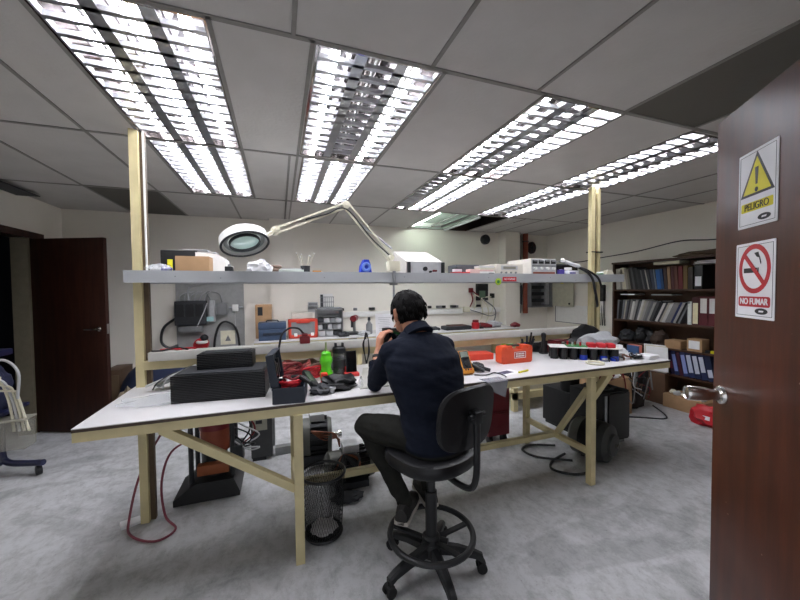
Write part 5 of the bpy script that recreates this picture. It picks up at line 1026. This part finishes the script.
MB().tube([(-1.80, 3.47, .10), (-1.95, 3.53, .09), (-2.08, 3.58, .10), (-2.12, 3.60, .18), (-2.12, 3.60, .50)], .024, n=10).build('base_tube', BT, t)
MB().tube([(-2.25, 3.2, .10), (-2.2, 3.4, .09), (-2.12, 3.58, .10)], .024, n=10).build('base_tube', BT, t)
for x, y in ((-1.84, 3.49), (-2.24, 3.24)):
    MB().cyl((x-.012, y-.01, .036), (x+.012, y+.01, .036), .036, n=16).build('caster', BLK, t); MB().cyl((x, y, .05), (x, y, .085), .012, n=8).build('caster_stem', CHAR, t)
MB().bb(-2.34, -2.02, 3.46, 3.76, .50, .53, bev=.01).build('platform', BT, t)
MB().cyl((-2.22, 3.64, .53), (-2.22, 3.64, .95), .02).build('column', BT, t)
MB().bb(-2.32, -2.08, 3.5, 3.7, .95, 1.0, bev=.01).build('top_tray', BT, t)
t = thing('equipment_bundle', 'navy bundle with cream cables on the blue stand at the left edge', 'bundle', (-2.12, 3.55, .53))
MB().crumple((-2.16, 3.58, .53), (.24, .22, .38), 191, amp=.25).build('bundle', mat('deep_navy', '#181d3a', .8), t)
for i in range(4): MB().tube([(-2.12, 3.46, .86-.05*i), (-2.02+.03*i, 3.42, .82-.04*i), (-1.98+.02*i, 3.44, .66), (-1.97+.03*i, 3.46, .50-.03*i), (-1.95+.03*i, 3.44, .38)], .009, n=6).build('cable', CREAM if i != 1 else LGRY, t)
MB().tube([(-2.1, 3.45, .92), (-1.98, 3.43, .94), (-1.9, 3.42, .84), (-1.91, 3.42, .64)], .010, n=6).build('cable', LGRY, t)
MB().box((-2.08, 3.44, .80), (.12, .03, .05), (0, .2, .1), bev=.008).build('plug', CREAM, t)
t = thing('clear_box', 'clear plastic box hanging from the blue stand', 'box', (-2.0, 3.5, .26))
MB().bb(-2.10, -1.88, 3.42, 3.56, .24, .46, bev=.01).build('box', mat('clear_box', '#a9a79c', .3, alpha=.4), t); MB().bb(-2.105, -1.875, 3.415, 3.565, .46, .475, bev=.004).build('lid', mat('clear_lid', '#b5b2a4', .3, alpha=.7), t)

# ------------------------------------------------------------------ drafting stool
st = thing('drafting_stool', 'black drafting stool with foot ring under the seated person', 'stool', (.714, 1.56, 0), rz=math.radians(18))
for i in range(5):
    a = math.radians(33+72*i); u = Vector((math.cos(a), math.sin(a), 0)); v = Vector((-u.y, u.x, 0))
    rings = []
    for r, zc, hw, hh in ((.03, .125, .026, .024), (.14, .115, .024, .02), (.225, .092, .02, .017), (.262, .072, .018, .02)):
        c = u*r; rings.append([c+v*hw*x+Vector((0, 0, zc+hh*z)) for x, z in ((-1, -1), (1, -1), (1, .5), (.5, 1), (-.5, 1), (-1, .5))])
    lg = MB().loft(rings).build('base_leg', BLK, st, local=True)
    c = u*.257; cs_ = MB()
    for s in (-1, 1): cs_.cyl(c+v*s*.012+Vector((0, 0, .026)), c+v*s*.026+Vector((0, 0, .026)), .026, n=16)
    cs_.cyl(c+Vector((0, 0, .03)), c+Vector((0, 0, .075)), .010, n=10).box(tuple(c+Vector((0, 0, .043))), (.036, .05, .022), (0, 0, a), bev=.006)
    cs_.build('caster', BLK2, lg, local=True)
MB().lathe([(.05, .09), (.052, .14), (.034, .17), (.03, .20), (.03, .42), (.022, .422), (.022, .57)], n=24).build('gas_column', BLK, st, local=True)
rg = MB().tor((0, 0, .20), .212, .015, n=48, k=10).build('foot_ring', BLK, st, local=True)
for i in range(5):
    a = math.radians(54+72*i); u = Vector((math.cos(a), math.sin(a), 0))
    MB().bar(u*.03+Vector((0, 0, .165)), u*.205+Vector((0, 0, .197)), .026, .012).build('ring_spoke', BLK, rg, local=True)
MB().lathe([(.035, .145), (.046, .155), (.046, .185), (.035, .195)], n=20).cyl((.03, -.035, .17), (.05, -.07, .17), .014, n=12).build('ring_hub', BLK, rg, local=True)
MB().bb(-.10, .10, -.11, .11, .552, .57, bev=.004).build('seat_plate', BLKM, st, local=True)
MB().tube([(.05, .02, .552), (.12, .03, .48), (.15, .035, .44)], .007, n=8).cyl((.14, .034, .45), (.17, .037, .41), .012, n=10).build('height_lever', BLK, st, local=True)
def squircle(rx, ry, e, n=40):
    o = []
    for i in range(n):
        a = 2*PI*i/n; c, s = math.cos(a), math.sin(a)
        o.append((rx*math.copysign(abs(c)**(2/e), c), ry*math.copysign(abs(s)**(2/e), s)))
    return o
rings = []
for k, z in ((.82, .57), (.96, .574), (1.0, .588), (1.0, .615), (.97, .632), (.85, .642), (.5, .638), (.1, .635)):
    rings.append([Vector((x*k, y*k, z+.02*(y/.21)**2*(1 if y < 0 else -.6)*.7+.018*(x/.22)**2)) for x, y in squircle(.222, .212, 2.6)])
MB().loft(rings).build('seat', VINYL, st, local=True)
# backrest: curved shell
rings = []; nx, nz = 15, 40
out = squircle(.183, .148, 3.2)
for k, dy in ((.3, -.012), (.75, -.014), (.96, -.012), (1.0, 0), (.97, .014), (.8, .022), (.3, .024)):
    rings.append([Vector((x*k, dy+.9*(x*k)**2, z*k)) for x, z in out])
Mb = Matrix.Translation((.008, -.262, .872)) @ Matrix.Rotation(math.radians(6), 4, 'X')
MB().loft([[Mb @ p for p in r] for r in rings]).build('backrest', VINYL, st, local=True)
MB().tube([(0, -.10, .55), (0, -.19, .54), (0, -.265, .555), (0, -.295, .62), (0, -.30, .76), (0, -.30, .90)], .015, n=8).build('support_bar', BLK, st, local=True)
MB().bb(-.025, .025, -.318, -.268, .86, .915, bev=.01).cyl((-.05, -.30, .895), (.05, -.30, .895), .011, n=12).build('backrest_clamp', BLK, st, local=True)

# ------------------------------------------------------------------ seated person
def build_person():
    V = Vector
    prims = []   # (a, ra, b, rb, region)
    def cap(a, ra, b, rb, reg): prims.append((V(a), ra, V(b), rb, reg))
    f = V((-.20, .98, 0)).normalized(); r = V((f.y, -f.x, 0))      # torso heading and its right
    pel = V((.735, 1.53, .72))
    # torso as stacked ellipses: centre, half width, half depth
    lean = V((.01, .11, 0))
    secs = [(.638, 0.0, .165, .125), (.69, .0, .185, .14), (.76, .01, .184, .135), (.84, .03, .182, .127), (.93, .06, .200, .132), (1.02, .09, .220, .136), (1.10, .115, .220, .128), (1.155, .135, .18, .104), (1.195, .15, .12, .085), (1.225, .162, .07, .07)]
    bm = MB(); n = 28; rings = []
    cents = []
    for z, fw, hw, hd in secs:
        c = V((pel.x, pel.y, z))+f*fw*1.15+r*(.01*(z-.6)); cents.append((c, hw, hd))
        rings.append([c+r*hw*math.copysign(abs(math.cos(2*PI*i/n))**.85, math.cos(2*PI*i/n))+f*hd*math.copysign(abs(math.sin(2*PI*i/n))**.85, math.sin(2*PI*i/n)) for i in range(n)])
    bm.loft(rings)
    top = cents[-2][0]
    shL = cents[7][0]-r*.165+V((0, 0, -.04))+f*.02; shR = cents[7][0]+r*.178+V((0, 0, -.045))+f*.02
    elL = V((.515, 1.89, TZ+.052)); elR = V((.965, 1.90, TZ+.055))
    wrL = V((.562, 1.985, 1.068)); wrR = V((.80, 2.03, 1.115))
    # arms
    cap(cents[7][0]-r*.07+V((0, 0, -.015)), .072, shL, .07, 's'); cap(cents[7][0]+r*.08+V((0, 0, -.015)), .075, shR, .07, 's')
    for sh, el, wr in ((shL, elL, wrL), (shR, elR, wrR)):
        mid = sh.lerp(el, .45)
        cap(sh, .068, mid, .06, 's'); cap(mid, .06, el, .05, 's')
        cuff = el.lerp(wr, .42)
        cap(el, .05, cuff, .046, 's'); cap(cuff, .038, wr, .027, 'k')
    # neck and head
    hc = V((.683, 1.80, 1.318))          # skull centre
    hf = V((-.30, .95, -.10)).normalized(); hr = hf.cross(V((0, 0, 1))).normalized(); hu = hr.cross(hf)
    nb = cents[-1][0]+V((0, 0, -.03))
    cap(nb, .062, hc-hu*.06-hf*.03, .056, 'k')
    def HP(x, y, z): return hc+hr*x+hf*y+hu*z
    # head pieces
    cap(HP(0, -.012, .025), .086, HP(0, .02, .03), .080, 'k')
    cap(HP(0, .03, -.03), .066, HP(0, .055, -.075), .038, 'k')
    cap(HP(-.045, -.0, -.03), .03, HP(0, .055, -.085), .028, 'k'); cap(HP(.045, 0, -.03), .03, HP(0, .055, -.085), .028, 'k')
    cap(HP(0, .095, .005), .010, HP(0, .113, -.028), .014, 'k')                        # nose
    cap(HP(-.02, .086, -.062), .008, HP(.02, .086, -.062), .008, 'k')                   # lips
    for s in (-1, 1):
        cap(HP(s*.014, .10, -.032), .009, HP(s*.014, .098, -.034), .009, 'k')
        cap(HP(s*.012, .088, .025), .012, HP(s*.05, .075, .025), .010, 'k')               # brow
        cap(HP(s*.083, -.005, .015), .016, HP(s*.079, .005, -.03), .011, 'k')            # ear
        cap(HP(s*.09, -.016, .022), .008, HP(s*.086, -.01, -.02), .007, 'k')
    # hips, legs
    hipL = pel-r*.095+f*.03; hipR = pel+r*.095+f*.03
    knL = V((.448, 1.84, .69)); anL = V((.62, 1.70, .30)); knR = V((.83, 1.93, .69)); anR = V((.80, 1.79, .30))
    cap(hipL, .09, hipR, .09, 't')
    for hp, kn, an in ((hipL, knL, anL), (hipR, knR, anR)):
        mid = hp.lerp(kn, .5); cap(hp, .094, mid, .086, 't'); cap(mid, .086, kn, .066, 't')
        calf = kn.lerp(an, .35)+V((0, -.018, 0)); cap(kn, .062, calf, .058, 't'); cap(calf, .058, an, .04, 't')
    # hands: palm and five bent fingers
    def hand(wr, d, nrm, thumb_dir, curls, spread):
        d = V(d).normalized(); nrm = V(nrm); nrm = (nrm-d*nrm.dot(d)).normalized(); s = d.cross(nrm)
        if s.dot(V(thumb_dir)) < 0: s = -s
        for k in (-1.5, -.5, .5, 1.5):
            cap(wr+s*k*.010+d*.01, .0145, wr+d*.088+s*k*.0195, .0115, 'k')
        lens = [(.042, .026, .020), (.047, .030, .022), (.043, .028, .021), (.033, .021, .018)]
        for j, k in enumerate((1.5, .5, -.5, -1.5)):
            p = wr+d*.088+s*k*.0195; dd = (d+s*k*spread).normalized(); ang = 0
            for q in range(3):
                ang += curls[q]; dv = (dd*math.cos(ang)-nrm*math.sin(ang)).normalized()
                e = p+dv*lens[j][q]; cap(p, .0095-.0009*q, e, .0088-.001*q, 'k'); p = e
        b = wr+d*.022+s*.018; e1 = b+(d*.55+s*.75-nrm*.45).normalized()*.042; e2 = e1+(d*.85+s*.25-nrm*.55).normalized()*.032; e3 = e2+(d*.9-nrm*.5).normalized()*.026
        cap(b, .016, e1, .0125, 'k'); cap(e1, .0118, e2, .0102, 'k'); cap(e2, .0102, e3, .0085, 'k')
    hand(wrL, (.16, .05, .98), (-1, -.15, .1), (0, -1, 0), (.45, .75, .5), .06)
    hand(wrR, (-.35, .05, .9), (1, -.1, .2), (0, -1, 0), (.45, .75, .5), .06)
    # mesh of all pieces, fused by a voxel remesh
    for a, ra, b, rb, reg in prims:
        L = (b-a).length; k = max(2, int(L/(min(ra, rb)*.35))+1)
        d = (b-a).normalized() if L > 1e-6 else V((0, 0, 1))
        u = d.orthogonal().normalized(); v = d.cross(u); n_ = 14; rs = []
        for i in range(1, 6): th = PI/2*(1-i/6); rs.append((a-d*ra*math.sin(th), ra*math.cos(th)))
        rs.append((a, ra)); rs.append((b, rb))
        for i in range(1, 6): th = PI/2*i/6; rs.append((b+d*rb*math.sin(th), rb*math.cos(th)))
        bm.loft([[c+(u*math.cos(2*PI*i/n_)+v*math.sin(2*PI*i/n_))*R for i in range(n_)] for c, R in rs])
    raw = bm.build('person', SKIN, origin=V((0, 0, 0)))
    md = raw.modifiers.new('fuse', 'REMESH'); md.mode = 'VOXEL'; md.voxel_size = .0055
    sm_ = raw.modifiers.new('soften', 'SMOOTH'); sm_.factor = .5; sm_.iterations = 3
    dg = bpy.context.evaluated_depsgraph_get(); me = bpy.data.meshes.new_from_object(raw.evaluated_get(dg)); bpy.data.objects.remove(raw)
    me.name = 'person'
    import numpy as np
    N = len(me.polygons); C = np.empty(N*3); me.polygons.foreach_get('center', C); C = C.reshape(-1, 3)
    best = np.full(N, 1e9); reg = np.zeros(N, int); code = {'k': 0, 's': 1, 't': 2}
    def upd(dist, c):
        m = dist < best; best[m] = dist[m]; reg[m] = c
    for a, ra, b, rb, g in prims:
        A, B = np.array(a), np.array(b); ab = B-A; L2 = max(ab@ab, 1e-9)
        t = np.clip(((C-A)@ab)/L2, 0, 1); dd = np.linalg.norm(C-(A+t[:, None]*ab), axis=1)-(ra+(rb-ra)*t); upd(dd, code[g])
    fr, rr = np.array(f), np.array(r)
    for (c0, w0, d0), (c1, w1, d1) in zip(cents, cents[1:]):
        if c0.z > 1.2: continue
        z0, z1 = c0.z, c1.z
        m = (C[:, 2] >= z0) & (C[:, 2] < z1); t = (C[:, 2]-z0)/(z1-z0)
        cc = np.array(c0)[None]*(1-t[:, None])+np.array(c1)[None]*t[:, None]
        q = C-cc; hw = w0+(w1-w0)*t; hd = d0+(d1-d0)*t
        e = (np.sqrt(((q@rr)/hw)**2+((q@fr)/hd)**2)-1)*np.minimum(hw, hd)
        e[~m] = 1e9; upd(e, 1)
    # cloth folds: push shirt and trouser vertices in and out
    from mathutils import noise as nz
    vs = set(); 
    for p_, g_ in zip(me.polygons, reg):
        if g_: vs.update(p_.vertices)
    for p_, g_ in zip(me.polygons, reg):
        if not g_: vs.difference_update(p_.vertices)
    off = []
    for i_ in vs:
        v_ = me.vertices[i_]; c_ = v_.co; d_ = .007*nz.noise(V((c_.x*6+c_.z*5, c_.y*6, c_.z*20)))+.0035*nz.noise(V((c_.x*14, c_.y*14, c_.z*34+c_.x*10)))
        off.append((i_, c_+v_.normal*d_))
    for i_, c_ in off: me.vertices[i_].co = c_
    # trousers below the shirt hem
    low = (C[:, 2] < .675) & (reg == 1); reg[low] = 2
    for x in (SKIN, SHIRT, TROU): me.materials.append(x) if x.name not in [q.name for q in me.materials if q] else None
    me.polygons.foreach_set('material_index', reg.astype(np.int32)); me.polygons.foreach_set('use_smooth', np.ones(N, bool))
    base = V((pel.x, pel.y, .64)); me.transform(Matrix.Translation(-base))
    o = bpy.data.objects.new('person', me); COL.objects.link(o); o.location = base
    tag(o, 'dark-haired person in navy shirt seated on the stool, holding a device to the face', 'person')
    # hair: shell over the skull, parted by a hairline
    h = MB(); rings = []; from mathutils import noise
    nlat, nlon = 22, 44
    for i in range(nlat+1):
        th = PI*.003+PI*.80*i/nlat; ring = []
        for j in range(nlon):
            a = 2*PI*j/nlon; front = math.sin(a)             # +1 to the face
            lim = 1.0 if front < .25 else 1-.42*(front-.25)/.75
            tt = th*(lim if front > .25 else 1.0)
            x, y, z = math.sin(tt)*math.cos(a), math.sin(tt)*math.sin(a), math.cos(tt)
            p = V((x*.094, y*(.112 if y < 0 else .098)-.004, z*.108+.022))
            if z < -.2: p.x *= .93; p.y *= .95
            nn = noise.noise(p*38)*.006+noise.noise(p*90)*.003
            p = p*(1+nn/.1); ring.append(HP(p.x, p.y, p.z))
        rings.append(ring)
    h.loft(rings, cap=False)
    inner = [[hc+(p-hc)*.86 for p in r_] for r_ in rings[::-1]]
    h.loft([rings[-1]]+inner[:1], cap=False); h.loft(inner, cap=True)
    rnd = random.Random(4)
    for i in range(150):
        a = rnd.random()*2*PI; th = .15+1.9*rnd.random()
        if math.sin(a) > .4 and th > 1.0: continue
        x, y, z = math.sin(th)*math.cos(a), math.sin(th)*math.sin(a), math.cos(th)
        p = V((x*.092, y*(.110 if y < 0 else .096), z*.106+.022)); q = V((x*math.cos(th)*.03+.012*(rnd.random()-.5), y*.02+.012*(rnd.random()-.5), -.034*math.sin(th)-.004))
        h.tube([HP(*(p*.97)), HP(*(p*1.045+q*.5)), HP(*(p*1.02+q))], [.007, .006, .001], n=5, k=3)
    ho = h.build('hair', HAIR, o)
    # eyes and mouth line
    for s in (-1, 1):
        e = MB().ball(HP(s*.031, .0735, .006), .010).build('eye', PAPER, o); MB().ball(HP(s*.031, .0815, .006), .005, sub=1).build('iris', BLK, e)
    MB().tube([HP(-.02, .0935, -.062), HP(0, .096, -.061), HP(.02, .0935, -.062)], .0025, n=6).build('mouth_line', mat('lip', '#8a5146', .6), o)
    # collar
    cb = nb+V((0, 0, .03))
    ax = (hc-hu*.06-hf*.03-nb).normalized(); q = V((0, 0, 1)).rotation_difference(ax).to_matrix().to_4x4()
    MB().lathe([(.086, -.03), (.074, .002), (.069, .022), (.065, .020), (.060, -.03)], M=Matrix.Translation(cb) @ q, n=32).build('collar', SHIRT, o)
    # watch
    for w_, e_ in ((wrL, elL),):
        d = (e_-w_).normalized(); c = w_+d*.03; q = V((0, 0, 1)).rotation_difference(d).to_matrix().to_4x4()
        wt = MB().lathe([(.031, -.009), (.034, -.007), (.034, .007), (.031, .009)], M=Matrix.Translation(c) @ q, n=24).build('watch', BLK, o)
    # rolled sleeve cuffs
    for el, wr in ((elL, wrL), (elR, wrR)):
        d = (wr-el).normalized(); c = el.lerp(wr, .42)+d*.03; q = V((0, 0, 1)).rotation_difference(d).to_matrix().to_4x4()
        MB().lathe([(.046, -.02), (.050, -.012), (.050, .012), (.045, .016), (.036, .012)], M=Matrix.Translation(c) @ q, n=28).build('sleeve_cuff', SHIRT, o)
    # shoes
    for an, td in ((anL, V((.60, .80, 0))), (anR, V((.05, 1, 0)))):
        td = td.normalized(); sd = V((td.y, -td.x, 0)); rings = []; so = []
        for y, hw, h0, h1 in ((-.075, .02, .0, .05), (-.068, .034, 0, .075), (-.03, .04, 0, .09), (.03, .04, 0, .08), (.09, .046, 0, .058), (.15, .045, 0, .044), (.185, .032, 0, .034), (.198, .012, .004, .022)):
            c = V((an.x, an.y, .217))+td*y
            rings.append([c+sd*hw*x+V((0, 0, h0+(h1-h0)*z)) for x, z in ((-.9, 0), (.9, 0), (1, .35), (.85, .75), (.4, 1), (-.4, 1), (-.85, .75), (-1, .35))])
            so.append([c+sd*(hw+.004)*x+V((0, 0, z)) for x, z in ((-1, -.004), (1, -.004), (1, .016), (-1, .016))])
        sh_ = MB().loft(rings).build('shoe', SHOE, o); MB().loft(so).build('sole', mat('sole', '#b5b1a8', .7), sh_)
        MB().tube([V((an.x, an.y, .29))+td*.055-sd*.02, V((an.x, an.y, .302))+td*.06, V((an.x, an.y, .29))+td*.055+sd*.02], .003, n=5).build('lace', GRY, sh_)
    return HP
HP = build_person()
t = thing('handheld_device', 'dark handheld viewing device held up by the seated person', 'device', (.665, 2.03, 1.08))
M_ = Matrix.Translation((.665, 2.03, 1.145)) @ Matrix.Rotation(math.radians(14), 4, 'Z')
MB().box((0, 0, 0), (.125, .05, .125), bev=.012, M=M_).build('body', BLK, t)
MB().box((-.045, -.012, .055), (.05, .04, .03), bev=.006, M=M_).build('top_grip', BLK, t)
MB().box((.01, -.026, .01), (.09, .003, .085), bev=.001, M=M_).build('dark_glass', MATS['dark_screen'], t)
MB().box((.012, -.0285, .035), (.07, .001, .014), (0, .35, 0), M=M_).build('green_reflection', mat('deep_green', '#124a2a', .3), t)  # green reflection in the glass, painted on as a thin strip
